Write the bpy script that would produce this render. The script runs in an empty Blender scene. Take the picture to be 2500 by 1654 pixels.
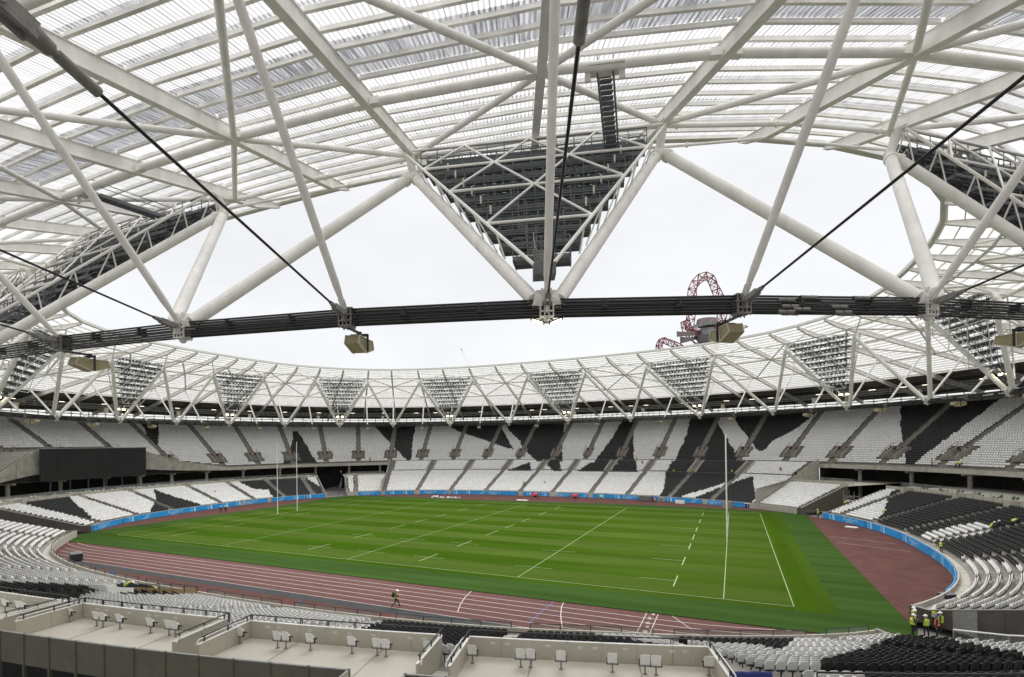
import bpy, bmesh, math, random
import numpy as np
from mathutils import Vector, Matrix

random.seed(7)
rng = np.random.default_rng(7)
scene = bpy.context.scene
COL = scene.collection
PI = math.pi

# ------------------------------------------------------------------ camera
CAM = np.array([48.5954, -85.1062, 15.6554])
YAW, PITCH, ROLL, FPX, CX, CY = -.4197, .0051, -.0139, 1210.4, 1250.0, 1076.4
fw = np.array([math.sin(YAW) * math.cos(PITCH), math.cos(YAW) * math.cos(PITCH), math.sin(PITCH)])
rt = np.array([math.cos(YAW), -math.sin(YAW), 0.0])
up = np.cross(rt, fw)
r2 = math.cos(ROLL) * rt + math.sin(ROLL) * up
u2 = -math.sin(ROLL) * rt + math.cos(ROLL) * up
cam_data = bpy.data.cameras.new('camera')
cam_data.sensor_width = 36.0
cam_data.lens = 36.0 * FPX / 2500.0
cam_data.shift_y = (CY - 827.0) / 2500.0
cam_data.clip_start = 0.2
cam_data.clip_end = 3000
cam = bpy.data.objects.new('camera', cam_data)
COL.objects.link(cam)
M = Matrix.Identity(4)
for i in range(3):
    M[i][0], M[i][1], M[i][2], M[i][3] = r2[i], u2[i], -fw[i], CAM[i]
cam.matrix_world = M
scene.camera = cam

# ------------------------------------------------------------------ world, sun, exposure
world = bpy.data.worlds.new('World')
scene.world = world
world.use_nodes = True
wn, wl = world.node_tree.nodes, world.node_tree.links
for n in list(wn):
    wn.remove(n)
w_out = wn.new('ShaderNodeOutputWorld')
w_bg = wn.new('ShaderNodeBackground')
w_sky = wn.new('ShaderNodeTexSky')
w_sky.sky_type = 'NISHITA'
w_sky.sun_disc = False
w_sky.sun_elevation = math.radians(84)
w_sky.sun_rotation = math.radians(20)
w_bg.inputs['Strength'].default_value = 0.10
w_tc = wn.new('ShaderNodeTexCoord')
w_map = wn.new('ShaderNodeMapping')
w_map.inputs['Scale'].default_value = (1.0, 1.0, 2.6)
w_noise = wn.new('ShaderNodeTexNoise')
w_noise.inputs['Scale'].default_value = 2.2
w_noise.inputs['Detail'].default_value = 6
w_noise.inputs['Roughness'].default_value = .52
w_ramp = wn.new('ShaderNodeValToRGB')
w_ramp.color_ramp.elements[0].position = .30
w_ramp.color_ramp.elements[0].color = (2.53, 2.50, 2.46, 1)
w_ramp.color_ramp.elements[1].position = .66
w_ramp.color_ramp.elements[1].color = (2.88, 2.85, 2.80, 1)
w_mix = wn.new('ShaderNodeMixRGB')
w_mix.inputs['Fac'].default_value = 0.93
wl.new(w_tc.outputs['Generated'], w_map.inputs['Vector'])
wl.new(w_map.outputs['Vector'], w_noise.inputs['Vector'])
wl.new(w_noise.outputs['Fac'], w_ramp.inputs['Fac'])
wl.new(w_sky.outputs['Color'], w_mix.inputs['Color1'])
wl.new(w_ramp.outputs['Color'], w_mix.inputs['Color2'])
wl.new(w_mix.outputs['Color'], w_bg.inputs['Color'])
wl.new(w_bg.outputs['Background'], w_out.inputs['Surface'])

sun_data = bpy.data.lights.new('sun', 'SUN')
sun_data.energy = 1.5
sun_data.angle = math.radians(80)
sun_data.color = (1.0, .97, .93)
sun = bpy.data.objects.new('sun', sun_data)
COL.objects.link(sun)
az, el = math.radians(20), math.radians(84)
sdir = Vector((math.sin(az) * math.cos(el), math.cos(az) * math.cos(el), math.sin(el)))
sun.rotation_euler = (-sdir).to_track_quat('-Z', 'Y').to_euler()
sun.location = (0, 0, 150)

scene.view_settings.view_transform = 'Standard'
scene.view_settings.look = 'None'
scene.view_settings.exposure = 1.78
scene.view_settings.gamma = 1.0
scene.view_settings.use_curve_mapping = False
scene.render.engine = 'CYCLES'
scene.cycles.use_denoising = True
scene.cycles.max_bounces = 8
scene.cycles.diffuse_bounces = 5
scene.cycles.transmission_bounces = 6
scene.cycles.transparent_max_bounces = 12


# ------------------------------------------------------------------ projection helpers (used to lay surveyed colours on seats)
def pr(Pts):
    Q = np.atleast_2d(np.asarray(Pts, float)) - CAM
    z = Q @ fw
    z = np.where(np.abs(z) < 1e-6, 1e-6, z)
    return np.stack([CX + FPX * (Q @ r2) / z, CY - FPX * (Q @ u2) / z, z], -1)


def hit(u, v, z=0.0):
    d = fw + r2 * (u - CX) / FPX - u2 * (v - CY) / FPX
    return CAM + d * (z - CAM[2]) / d[2]


# ------------------------------------------------------------------ materials
MATS = {}


def mat(name, col, rough=.6, var=.0, scale=3.0, metal=0.0, bump=0.0, bscale=40.0, detail=5, col2=None, spec=.5, stretch=None):
    m = bpy.data.materials.new(name)
    m.use_nodes = True
    nt = m.node_tree
    b = nt.nodes['Principled BSDF']
    b.inputs['Base Color'].default_value = (*col, 1)
    b.inputs['Roughness'].default_value = rough
    b.inputs['Metallic'].default_value = metal
    b.inputs['Specular IOR Level'].default_value = spec
    if var > 0 or col2:
        tc = nt.nodes.new('ShaderNodeTexCoord')
        src = tc.outputs['Object']
        if stretch:
            mp = nt.nodes.new('ShaderNodeMapping')
            mp.inputs['Scale'].default_value = stretch
            nt.links.new(src, mp.inputs['Vector'])
            src = mp.outputs['Vector']
        no = nt.nodes.new('ShaderNodeTexNoise')
        no.inputs['Scale'].default_value = scale
        no.inputs['Detail'].default_value = detail
        no.inputs['Roughness'].default_value = .6
        nt.links.new(src, no.inputs['Vector'])
        rp = nt.nodes.new('ShaderNodeValToRGB')
        rp.color_ramp.elements[0].position = .32
        rp.color_ramp.elements[1].position = .68
        c2 = col2 if col2 else tuple(min(1, c * (1 + var)) for c in col)
        c1 = col if col2 else tuple(c * (1 - var) for c in col)
        rp.color_ramp.elements[0].color = (*c1, 1)
        rp.color_ramp.elements[1].color = (*c2, 1)
        nt.links.new(no.outputs['Fac'], rp.inputs['Fac'])
        nt.links.new(rp.outputs['Color'], b.inputs['Base Color'])
    if bump > 0:
        tc = nt.nodes.new('ShaderNodeTexCoord')
        no = nt.nodes.new('ShaderNodeTexNoise')
        no.inputs['Scale'].default_value = bscale
        no.inputs['Detail'].default_value = 4
        nt.links.new(tc.outputs['Object'], no.inputs['Vector'])
        bp = nt.nodes.new('ShaderNodeBump')
        bp.inputs['Strength'].default_value = bump
        bp.inputs['Distance'].default_value = .05
        nt.links.new(no.outputs['Fac'], bp.inputs['Height'])
        nt.links.new(bp.outputs['Normal'], b.inputs['Normal'])
    MATS[name] = m
    return m


def emit_mat(name, col, strength):
    m = bpy.data.materials.new(name)
    m.use_nodes = True
    b = m.node_tree.nodes['Principled BSDF']
    b.inputs['Base Color'].default_value = (*col, 1)
    b.inputs['Emission Color'].default_value = (*col, 1)
    b.inputs['Emission Strength'].default_value = strength
    return m


m_steel = mat('painted_white_steel', (.86, .85, .815), .48, .10, 1.0, stretch=(1, 1, .35))
m_steel2 = mat('painted_grey_white_steel', (.70, .69, .655), .5, .08, 1.6)
m_dark = mat('slate_grey_steel', (.125, .135, .147), .5, .22, 2.5)
m_darker = mat('dark_steel', (.025, .027, .03), .5, .2, 3)
m_cable = mat('black_cable', (.014, .014, .015), .42, .3, 6)
m_galv = mat('galvanised_steel', (.33, .33, .325), .45, .18, 5, metal=.35)
m_cast = mat('grey_cast_steel', (.23, .225, .21), .5, .2, 4)
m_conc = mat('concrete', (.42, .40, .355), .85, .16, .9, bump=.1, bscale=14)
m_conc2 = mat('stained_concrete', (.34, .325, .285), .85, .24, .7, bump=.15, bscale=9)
m_step = mat('terrace_concrete', (.24, .23, .205), .85, .2, 1.3)
m_coat = mat('terrace_floor_coating', (.54, .515, .44), .45, .10, .35, spec=.4, detail=9)
m_beige = mat('beige_cladding_panel', (.48, .455, .375), .55, .05, 1.2)
m_brown = mat('taupe_cladding_panel', (.125, .115, .085), .6, .10, 1.5)
m_sidew = mat('dark_side_cladding', (.085, .075, .07), .55, .2, .8)
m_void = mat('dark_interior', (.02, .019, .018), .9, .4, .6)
m_rim = mat('grey_roof_soffit', (.12, .115, .105), .7, .15, .8)
m_seatw = mat('white_plastic_seat', (.86, .86, .845), .38, .025, 6)
m_seatb = mat('black_plastic_seat', (.017, .017, .019), .42, .25, 5)
for m_ in (m_seatw, m_seatb):      # every moulded piece differs a little in tone
    nt = m_.node_tree
    geo = nt.nodes.new('ShaderNodeNewGeometry')
    mr = nt.nodes.new('ShaderNodeMapRange')
    mr.inputs['To Min'].default_value = .86
    mr.inputs['To Max'].default_value = 1.04
    mu = nt.nodes.new('ShaderNodeMixRGB')
    mu.blend_type = 'MULTIPLY'
    mu.inputs['Fac'].default_value = 1
    b_ = nt.nodes['Principled BSDF']
    src_ = b_.inputs['Base Color'].links[0].from_socket
    nt.links.new(geo.outputs['Random Per Island'], mr.inputs['Value'])
    nt.links.new(src_, mu.inputs['Color1'])
    nt.links.new(mr.outputs[0], mu.inputs['Color2'])
    nt.links.new(mu.outputs['Color'], b_.inputs['Base Color'])
m_tan = mat('tan_speaker_shell', (.34, .30, .17), .55, .12, 2.5)
m_tan2 = mat('pale_speaker_trim', (.62, .58, .46), .5)
m_white = mat('white_paint', (.80, .80, .78), .45, .03, 3)
m_line = mat('white_pitch_paint', (.24, .31, .16), .8, .18, 3.0)
m_lane = mat('white_lane_paint', (.58, .53, .49), .7, .08, 2)
m_blane = mat('blue_lane_paint', (.10, .20, .55), .7)
m_track = mat('track_rubber', (.102, .047, .043), .8, .13, 1.1, bump=.1, bscale=60, detail=10, spec=.22)
m_pave = mat('red_apron_rubber', (.092, .039, .033), .85, .24, .45, bump=.15, bscale=40, detail=10, spec=.18)
m_band = mat('grey_rubber_band', (.050, .051, .055), .85, .14, 1.2, spec=.15)
m_ground = mat('outer_concourse', (.22, .21, .2), .9, .1, .2)
m_blue = mat('blue_banner_fabric', (.022, .29, .66), .5, .06, 1.0)
m_lblue = mat('pale_blue_print', (.16, .46, .78), .5, .08, 2)
m_pblue = mat('near_white_blue_print', (.42, .67, .88), .5)
m_screen = mat('screen_black', (.010, .010, .011), .45, .25, 8)
m_red = mat('red_machine_cover', (.48, .018, .03), .4, .1, 3)
m_rsign = mat('maroon_sign', (.12, .012, .018), .5)
m_rubber = mat('black_rubber', (.015, .015, .015), .8)
m_hv = mat('hi_vis_yellow', (.56, .72, .03), .65, .06, 9)
m_ho = mat('hi_vis_orange', (.78, .16, .03), .65, .06, 9)
m_reflect = mat('reflective_tape', (.55, .56, .54), .35)
m_cloth = mat('dark_workwear', (.022, .022, .026), .85, .3, 8)
m_skin = mat('skin', (.42, .24, .17), .55)
m_hat = mat('white_helmet', (.82, .82, .82), .3)
m_hatb = mat('blue_helmet', (.03, .06, .42), .3)
m_hair = mat('dark_hair', (.02, .015, .012), .6)
m_bag = mat('black_backpack', (.02, .018, .018), .8, .3, 8)
m_wood = mat('ply_formwork', (.34, .24, .12), .75, .2, 3, stretch=(1, 1, 6))
m_lred = mat('red_lattice_steel', (.19, .045, .055), .65, .1, 2)
m_tower = mat('weathered_steel_deck', (.15, .12, .115), .7, .2, .3)
m_towerglass = mat('pale_tower_glass', (.18, .19, .20), .3, .15, .25)
m_bluecloth = mat('navy_blue_cloth', (.02, .03, .16), .8, .15, 4)
m_orange = mat('orange_plastic', (.8, .2, .02), .5)
m_lamp = emit_mat('lit_lamp', (1, .86, .58), 6)
m_tube = emit_mat('lit_tube', (1, .9, .7), 1.6)
m_lens = mat('floodlight_lens', (.30, .31, .32), .15, spec=.8)


def rib_nodes(nt, uv, rib, depth, joint, jdepth):
    """tone lines painting in the shade of the corrugation (every rib metres) and marking the sheet laps (every joint metres) along u"""
    L = nt.links.new
    sp = nt.nodes.new('ShaderNodeSeparateXYZ')
    L(uv.outputs['UV'], sp.inputs[0])

    def line(period, width, dark):
        m = nt.nodes.new('ShaderNodeMath')
        m.operation = 'DIVIDE'
        m.inputs[1].default_value = period
        L(sp.outputs[0], m.inputs[0])
        f = nt.nodes.new('ShaderNodeMath')
        f.operation = 'FRACT'
        L(m.outputs[0], f.inputs[0])
        p = nt.nodes.new('ShaderNodeMath')
        p.operation = 'PINGPONG'
        p.inputs[1].default_value = .5
        L(f.outputs[0], p.inputs[0])
        r = nt.nodes.new('ShaderNodeMapRange')
        r.inputs['From Min'].default_value = 0
        r.inputs['From Max'].default_value = width
        r.inputs['To Min'].default_value = dark
        r.inputs['To Max'].default_value = 1
        L(p.outputs[0], r.inputs['Value'])
        return r.outputs[0]
    a, b = line(rib, .30, depth), line(joint, .035, jdepth)
    m = nt.nodes.new('ShaderNodeMath')
    m.operation = 'MULTIPLY'
    L(a, m.inputs[0])
    L(b, m.inputs[1])
    return m.outputs[0]


def sheet_material():
    """translucent corrugated roof sheet, u across the ribs, v along them"""
    m = bpy.data.materials.new('translucent_roof_sheet')
    m.use_nodes = True
    nt = m.node_tree
    nt.nodes.clear()
    out = nt.nodes.new('ShaderNodeOutputMaterial')
    uv = nt.nodes.new('ShaderNodeUVMap')
    mp = nt.nodes.new('ShaderNodeMapping')
    mp.inputs['Scale'].default_value = (1.6, .12, 1)
    no = nt.nodes.new('ShaderNodeTexNoise')
    no.inputs['Scale'].default_value = 1.0
    no.inputs['Detail'].default_value = 6
    no.inputs['Roughness'].default_value = .7
    rp = nt.nodes.new('ShaderNodeValToRGB')
    rp.color_ramp.elements[0].position = .3
    rp.color_ramp.elements[0].color = (.60, .605, .615, 1)
    rp.color_ramp.elements[1].position = .62
    rp.color_ramp.elements[1].color = (.73, .73, .735, 1)
    tl = nt.nodes.new('ShaderNodeBsdfTranslucent')
    tp = nt.nodes.new('ShaderNodeBsdfTransparent')
    df = nt.nodes.new('ShaderNodeBsdfDiffuse')
    df.inputs['Color'].default_value = (.8, .8, .8, 1)
    m1 = nt.nodes.new('ShaderNodeMixShader')
    m2 = nt.nodes.new('ShaderNodeMixShader')
    m1.inputs[0].default_value = .45
    m2.inputs[0].default_value = .06
    mu = nt.nodes.new('ShaderNodeMixRGB')
    mu.blend_type = 'MULTIPLY'
    mu.inputs['Fac'].default_value = 1
    L = nt.links.new
    L(uv.outputs['UV'], mp.inputs['Vector'])
    L(mp.outputs['Vector'], no.inputs['Vector'])
    L(no.outputs['Fac'], rp.inputs['Fac'])
    L(rp.outputs['Color'], mu.inputs['Color1'])
    L(rib_nodes(nt, uv, .27, .60, 1.08, .48), mu.inputs['Color2'])
    L(mu.outputs['Color'], tl.inputs['Color'])
    L(mu.outputs['Color'], tp.inputs['Color'])
    L(tl.outputs[0], m1.inputs[1])
    L(tp.outputs[0], m1.inputs[2])
    L(m1.outputs[0], m2.inputs[1])
    L(df.outputs[0], m2.inputs[2])
    L(m2.outputs[0], out.inputs['Surface'])
    return m


def clear_sheet_material():
    """clear corrugated course, streaked darker and lighter along the ribs"""
    m = bpy.data.materials.new('streaked_clear_roof_sheet')
    m.use_nodes = True
    nt = m.node_tree
    nt.nodes.clear()
    out = nt.nodes.new('ShaderNodeOutputMaterial')
    uv = nt.nodes.new('ShaderNodeUVMap')
    mp = nt.nodes.new('ShaderNodeMapping')
    mp.inputs['Scale'].default_value = (5.2, .30, 1)
    no = nt.nodes.new('ShaderNodeTexNoise')
    no.inputs['Scale'].default_value = 1.3
    no.inputs['Detail'].default_value = 5
    rp = nt.nodes.new('ShaderNodeValToRGB')
    rp.color_ramp.elements[0].position = .36
    rp.color_ramp.elements[0].color = (.30, .30, .31, 1)
    rp.color_ramp.elements[1].position = .62
    rp.color_ramp.elements[1].color = (.86, .86, .87, 1)
    tp = nt.nodes.new('ShaderNodeBsdfTransparent')
    gl = nt.nodes.new('ShaderNodeBsdfGlossy')
    gl.inputs['Roughness'].default_value = .25
    mx = nt.nodes.new('ShaderNodeMixShader')
    mx.inputs[0].default_value = .08
    L = nt.links.new
    L(uv.outputs['UV'], mp.inputs['Vector'])
    L(mp.outputs['Vector'], no.inputs['Vector'])
    L(no.outputs['Fac'], rp.inputs['Fac'])
    mu = nt.nodes.new('ShaderNodeMixRGB')
    mu.blend_type = 'MULTIPLY'
    mu.inputs['Fac'].default_value = 1
    L(rp.outputs['Color'], mu.inputs['Color1'])
    L(rib_nodes(nt, uv, .27, .6, 1.08, .5), mu.inputs['Color2'])
    L(mu.outputs['Color'], tp.inputs['Color'])
    L(tp.outputs[0], mx.inputs[1])
    L(gl.outputs[0], mx.inputs[2])
    L(mx.outputs[0], out.inputs['Surface'])
    return m


def glass_material():
    m = bpy.data.materials.new('balustrade_glass')
    m.use_nodes = True
    nt = m.node_tree
    nt.nodes.clear()
    out = nt.nodes.new('ShaderNodeOutputMaterial')
    tp = nt.nodes.new('ShaderNodeBsdfTransparent')
    tp.inputs['Color'].default_value = (.82, .88, .86, 1)
    gl = nt.nodes.new('ShaderNodeBsdfGlossy')
    gl.inputs['Roughness'].default_value = .05
    df = nt.nodes.new('ShaderNodeBsdfDiffuse')
    df.inputs['Color'].default_value = (.55, .6, .6, 1)
    a = nt.nodes.new('ShaderNodeMixShader')
    a.inputs[0].default_value = .12
    b = nt.nodes.new('ShaderNodeMixShader')
    b.inputs[0].default_value = .14
    nt.links.new(tp.outputs[0], a.inputs[1])
    nt.links.new(gl.outputs[0], a.inputs[2])
    nt.links.new(a.outputs[0], b.inputs[1])
    nt.links.new(df.outputs[0], b.inputs[2])
    nt.links.new(b.outputs[0], out.inputs['Surface'])
    return m


m_sheet = sheet_material()
m_clear = clear_sheet_material()
m_glass = glass_material()


def grass_material(name, ca, cb, stripe, axis, wob=.25, fade=None):
    """mown bands across the given axis (0 x, 1 y) plus blade-scale grain"""
    m = bpy.data.materials.new(name)
    m.use_nodes = True
    nt = m.node_tree
    b = nt.nodes['Principled BSDF']
    b.inputs['Roughness'].default_value = 1
    b.inputs['Specular IOR Level'].default_value = .03
    L = nt.links.new
    tc = nt.nodes.new('ShaderNodeTexCoord')
    sp = nt.nodes.new('ShaderNodeSeparateXYZ')
    L(tc.outputs['Object'], sp.inputs[0])
    n1 = nt.nodes.new('ShaderNodeTexNoise')
    n1.inputs['Scale'].default_value = .9
    n1.inputs['Detail'].default_value = 6
    n1.inputs['Roughness'].default_value = .7
    mp1 = nt.nodes.new('ShaderNodeMapping')
    mp1.inputs['Scale'].default_value = (.12, 1, 1) if axis == 1 else (1, .12, 1)
    L(tc.outputs['Object'], mp1.inputs['Vector'])
    L(mp1.outputs['Vector'], n1.inputs['Vector'])
    ad = nt.nodes.new('ShaderNodeMath')
    ad.operation = 'MULTIPLY_ADD'
    L(n1.outputs['Fac'], ad.inputs[0])
    ad.inputs[1].default_value = wob
    L(sp.outputs[axis], ad.inputs[2])
    dv = nt.nodes.new('ShaderNodeMath')
    dv.operation = 'MULTIPLY'
    dv.inputs[1].default_value = PI / stripe
    L(ad.outputs[0], dv.inputs[0])
    sn = nt.nodes.new('ShaderNodeMath')
    sn.operation = 'SINE'
    L(dv.outputs[0], sn.inputs[0])
    sh = nt.nodes.new('ShaderNodeMath')
    sh.operation = 'MULTIPLY_ADD'
    sh.inputs[1].default_value = 2.6
    sh.inputs[2].default_value = .5
    sh.use_clamp = True
    L(sn.outputs[0], sh.inputs[0])
    fac = sh.outputs[0]
    if fade is not None:     # bands mown fainter towards +x
        mr = nt.nodes.new('ShaderNodeMapRange')
        mr.inputs['From Min'].default_value = fade[0]
        mr.inputs['From Max'].default_value = fade[1]
        mr.inputs['To Min'].default_value = 1
        mr.inputs['To Max'].default_value = fade[2]
        L(sp.outputs[0], mr.inputs['Value'])
        ml = nt.nodes.new('ShaderNodeMath')
        ml.operation = 'MULTIPLY'
        L(fac, ml.inputs[0])
        L(mr.outputs[0], ml.inputs[1])
        fac = ml.outputs[0]
    mx = nt.nodes.new('ShaderNodeMixRGB')
    mx.inputs['Color1'].default_value = (*ca, 1)
    mx.inputs['Color2'].default_value = (*cb, 1)
    L(fac, mx.inputs['Fac'])
    n2 = nt.nodes.new('ShaderNodeTexNoise')
    n2.inputs['Scale'].default_value = 7
    n2.inputs['Detail'].default_value = 9
    n2.inputs['Roughness'].default_value = .8
    L(tc.outputs['Object'], n2.inputs['Vector'])
    n3 = nt.nodes.new('ShaderNodeTexNoise')
    n3.inputs['Scale'].default_value = .35
    n3.inputs['Detail'].default_value = 5
    L(mp1.outputs['Vector'], n3.inputs['Vector'])
    av = nt.nodes.new('ShaderNodeMath')
    av.operation = 'ADD'
    L(n2.outputs['Fac'], av.inputs[0])
    L(n3.outputs['Fac'], av.inputs[1])
    rp = nt.nodes.new('ShaderNodeMapRange')
    rp.inputs['From Min'].default_value = .65
    rp.inputs['From Max'].default_value = 1.35
    rp.inputs['To Min'].default_value = .72
    rp.inputs['To Max'].default_value = 1.28
    L(av.outputs[0], rp.inputs['Value'])
    mu = nt.nodes.new('ShaderNodeMixRGB')
    mu.blend_type = 'MULTIPLY'
    mu.inputs['Fac'].default_value = 1
    L(mx.outputs['Color'], mu.inputs['Color1'])
    L(rp.outputs[0], mu.inputs['Color2'])
    L(mu.outputs['Color'], b.inputs['Base Color'])
    bp = nt.nodes.new('ShaderNodeBump')
    bp.inputs['Strength'].default_value = .35
    bp.inputs['Distance'].default_value = .04
    L(n2.outputs['Fac'], bp.inputs['Height'])
    L(bp.outputs['Normal'], b.inputs['Normal'])
    return m


m_grass = grass_material('mown_pitch_grass', (.046, .079, .0105), (.028, .063, .0020), 4.55, 1, .3, fade=(22, 40, .55))
m_apron = grass_material('apron_turf', (.031, .066, .013), (.035, .072, .0155), 1.3, 1, .4)
m_end = grass_material('end_turf', (.038, .075, .005), (.032, .069, .0025), 1.8, 0, .3)


# ------------------------------------------------------------------ mesh builder
class MB:
    def __init__(self):
        self.v = []
        self.f = []
        self.mi = []
        self.sm = []
        self.uv = None

    def add(self, vs, fs, mi=0, smooth=False):
        o = len(self.v)
        self.v.extend([tuple(map(float, p)) for p in vs])
        for f in fs:
            self.f.append(tuple(o + i for i in f))
            self.mi.append(mi)
            self.sm.append(smooth)
        return o

    def quad(self, a, b, c, d, mi=0):
        self.add((a, b, c, d), ((0, 1, 2, 3),), mi)

    def obox(self, c, x, y, z, mi=0):
        """oriented box: centre and three half-axis vectors"""
        c, x, y, z = map(np.asarray, (c, x, y, z))
        vs = [c + sx * x + sy * y + sz * z for sz in (-1, 1) for sy in (-1, 1) for sx in (-1, 1)]
        self.add(vs, ((0, 2, 3, 1), (4, 5, 7, 6), (0, 1, 5, 4), (2, 6, 7, 3), (0, 4, 6, 2), (1, 3, 7, 5)), mi)

    def box(self, c, s, mi=0):
        self.obox(c, (s[0] / 2, 0, 0), (0, s[1] / 2, 0), (0, 0, s[2] / 2), mi)

    def beam(self, p, q, w, h, upv=(0, 0, 1), mi=0):
        p, q, upv = np.asarray(p, float), np.asarray(q, float), np.asarray(upv, float)
        d = q - p
        L = np.linalg.norm(d)
        if L < 1e-6:
            return
        d /= L
        s = np.cross(d, upv)
        if np.linalg.norm(s) < 1e-4:
            s = np.cross(d, (1, 0, 0))
        s /= np.linalg.norm(s)
        t = np.cross(s, d)
        self.obox((p + q) / 2, d * L / 2, s * w / 2, t * h / 2, mi)

    def tube(self, p, q, r, n=8, rq=None, mi=0, cap=True):
        p, q = np.asarray(p, float), np.asarray(q, float)
        rq = r if rq is None else rq
        d = q - p
        L = np.linalg.norm(d)
        if L < 1e-6:
            return
        d /= L
        a = np.cross(d, (0, 0, 1) if abs(d[2]) < .95 else (1, 0, 0))
        a /= np.linalg.norm(a)
        b = np.cross(d, a)
        vs = []
        for c, rr in ((p, r), (q, rq)):
            for k in range(n):
                t = 2 * PI * k / n
                vs.append(c + rr * (math.cos(t) * a + math.sin(t) * b))
        fs = [(k, k + n, (k + 1) % n + n, (k + 1) % n) for k in range(n)]
        self.add(vs, fs, mi, n > 5)
        if cap:
            self.add(vs[:n], [tuple(range(n))], mi)
            self.add(vs[n:], [tuple(reversed(range(n)))], mi)

    def chain(self, pts, r, n=6, mi=0):
        for a, b in zip(pts[:-1], pts[1:]):
            self.tube(a, b, r, n, mi=mi)

    def sphere(self, c, r, n=10, m=6, sz=1.0, half=False, mi=0):
        vs, fs = [], []
        lo = 0 if half else -PI / 2
        for i in range(m + 1):
            a = lo + (PI / 2 - lo) * i / m
            for k in range(n):
                t = 2 * PI * k / n
                vs.append((c[0] + r * math.cos(a) * math.cos(t), c[1] + r * math.cos(a) * math.sin(t), c[2] + r * sz * math.sin(a)))
        for i in range(m):
            for k in range(n):
                fs.append((i * n + k, i * n + (k + 1) % n, (i + 1) * n + (k + 1) % n, (i + 1) * n + k))
        self.add(vs, fs, mi, True)

    def grid(self, rows, mi=0, smooth=False):
        """rows: list of equally long lists of points"""
        n = len(rows[0])
        vs = [p for r in rows for p in r]
        fs = [(i * n + j, i * n + j + 1, (i + 1) * n + j + 1, (i + 1) * n + j) for i in range(len(rows) - 1) for j in range(n - 1)]
        self.add(vs, fs, mi, smooth)

    def mesh(self, name, mats, off=(0, 0, 0)):
        me = bpy.data.meshes.new(name)
        v = np.asarray(self.v, float).reshape(-1, 3) - np.asarray(off, float)
        me.from_pydata(v.tolist(), [], self.f)
        for m in (mats if isinstance(mats, (list, tuple)) else [mats]):
            me.materials.append(m)
        me.polygons.foreach_set('material_index', self.mi)
        me.polygons.foreach_set('use_smooth', self.sm)
        me.update()
        return me


def link(name, me, parent=None, loc=(0, 0, 0), rot=None):
    o = bpy.data.objects.new(name, me)
    COL.objects.link(o)
    if parent is not None:
        o.parent = parent
    o.location = loc
    if rot:
        o.rotation_euler = rot
    return o


def tag(o, label=None, cat=None, group=None, kind=None):
    if label:
        o['label'] = label
    if cat:
        o['category'] = cat
    if group:
        o['group'] = group
    if kind:
        o['kind'] = kind
    return o


def thing(name, label, cat, loc, group=None, rotz=0):
    o = bpy.data.objects.new(name, None)
    o.empty_display_size = .3
    COL.objects.link(o)
    o.location = loc
    o.rotation_euler = (0, 0, rotz)
    return tag(o, label, cat, group)


def wpos(o):
    p = np.zeros(3)
    while o is not None:
        p = p + np.array(o.location)
        o = o.parent
    return p


def part(name, mb, mats, parent):
    """part built in world coordinates under an unrotated parent"""
    return link(name, mb.mesh(name, mats, wpos(parent)), parent)


def solo(name, mb, mats, loc=(0, 0, 0), **k):
    return tag(link(name, mb.mesh(name, mats, loc), None, loc), **k)


def copy_tree(o, parent=None):
    c = o.copy()
    COL.objects.link(c)
    c.parent = parent
    for ch in o.children:
        copy_tree(ch, c)
    return c


TXT = {}


def text_geo(body):
    """flat glyph geometry from Blender's built-in font: verts (x,y), faces; height about 0.7 per line"""
    if body in TXT:
        return TXT[body]
    cu = bpy.data.curves.new('txt', 'FONT')
    cu.body = body
    cu.align_x = 'CENTER'
    cu.resolution_u = 2
    ob = bpy.data.objects.new('txt', cu)
    COL.objects.link(ob)
    dg = bpy.context.evaluated_depsgraph_get()
    me = ob.evaluated_get(dg).to_mesh()
    v = np.array([tuple(x.co) for x in me.vertices])[:, :2] if len(me.vertices) else np.zeros((0, 2))
    f = [tuple(p.vertices) for p in me.polygons]
    ob.evaluated_get(dg).to_mesh_clear()
    bpy.data.objects.remove(ob)
    bpy.data.curves.remove(cu)
    TXT[body] = (v, f)
    return TXT[body]


ORD = ['', 'first', 'second', 'third', 'fourth', 'fifth', 'sixth', 'seventh', 'eighth', 'ninth', 'tenth', 'eleventh', 'twelfth', 'thirteenth',
       'fourteenth', 'fifteenth', 'sixteenth', 'seventeenth', 'eighteenth', 'nineteenth', 'twentieth', 'twenty-first', 'twenty-second',
       'twenty-third', 'twenty-fourth', 'twenty-fifth', 'twenty-sixth', 'twenty-seventh', 'twenty-eighth', 'twenty-ninth', 'thirtieth']

# ------------------------------------------------------------------ bowl plan: superellipse front wall and its parallel offsets
BA, BB, BN = 72.2, 51.4, 2.5


def make_base(NP=2881):
    th = np.linspace(0, 2 * PI, NP)
    c, s = np.cos(th), np.sin(th)
    x = BA * np.sign(c) * np.abs(c) ** (2 / BN)
    y = BB * np.sign(s) * np.abs(s) ** (2 / BN)
    L = np.r_[0, np.cumsum(np.hypot(np.diff(x), np.diff(y)))]
    t = np.linspace(0, L[-1], NP)
    x, y = np.interp(t, L, x), np.interp(t, L, y)
    tx, ty = np.gradient(x), np.gradient(y)
    tx[0] = tx[-1] = 0
    ty[0] = ty[-1] = 1
    nx, ny = ty, -tx
    k = 25

    def sm(a):
        a = a[:-1]
        ap = np.r_[a[-k:], a, a[:k]]
        o = np.convolve(ap, np.ones(2 * k + 1) / (2 * k + 1), 'valid')
        return np.r_[o, o[:1]]
    q = np.hypot(nx, ny)
    nx, ny = sm(nx / q), sm(ny / q)
    q = np.hypot(nx, ny)
    return t, x, y, nx / q, ny / q, L[-1]


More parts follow.
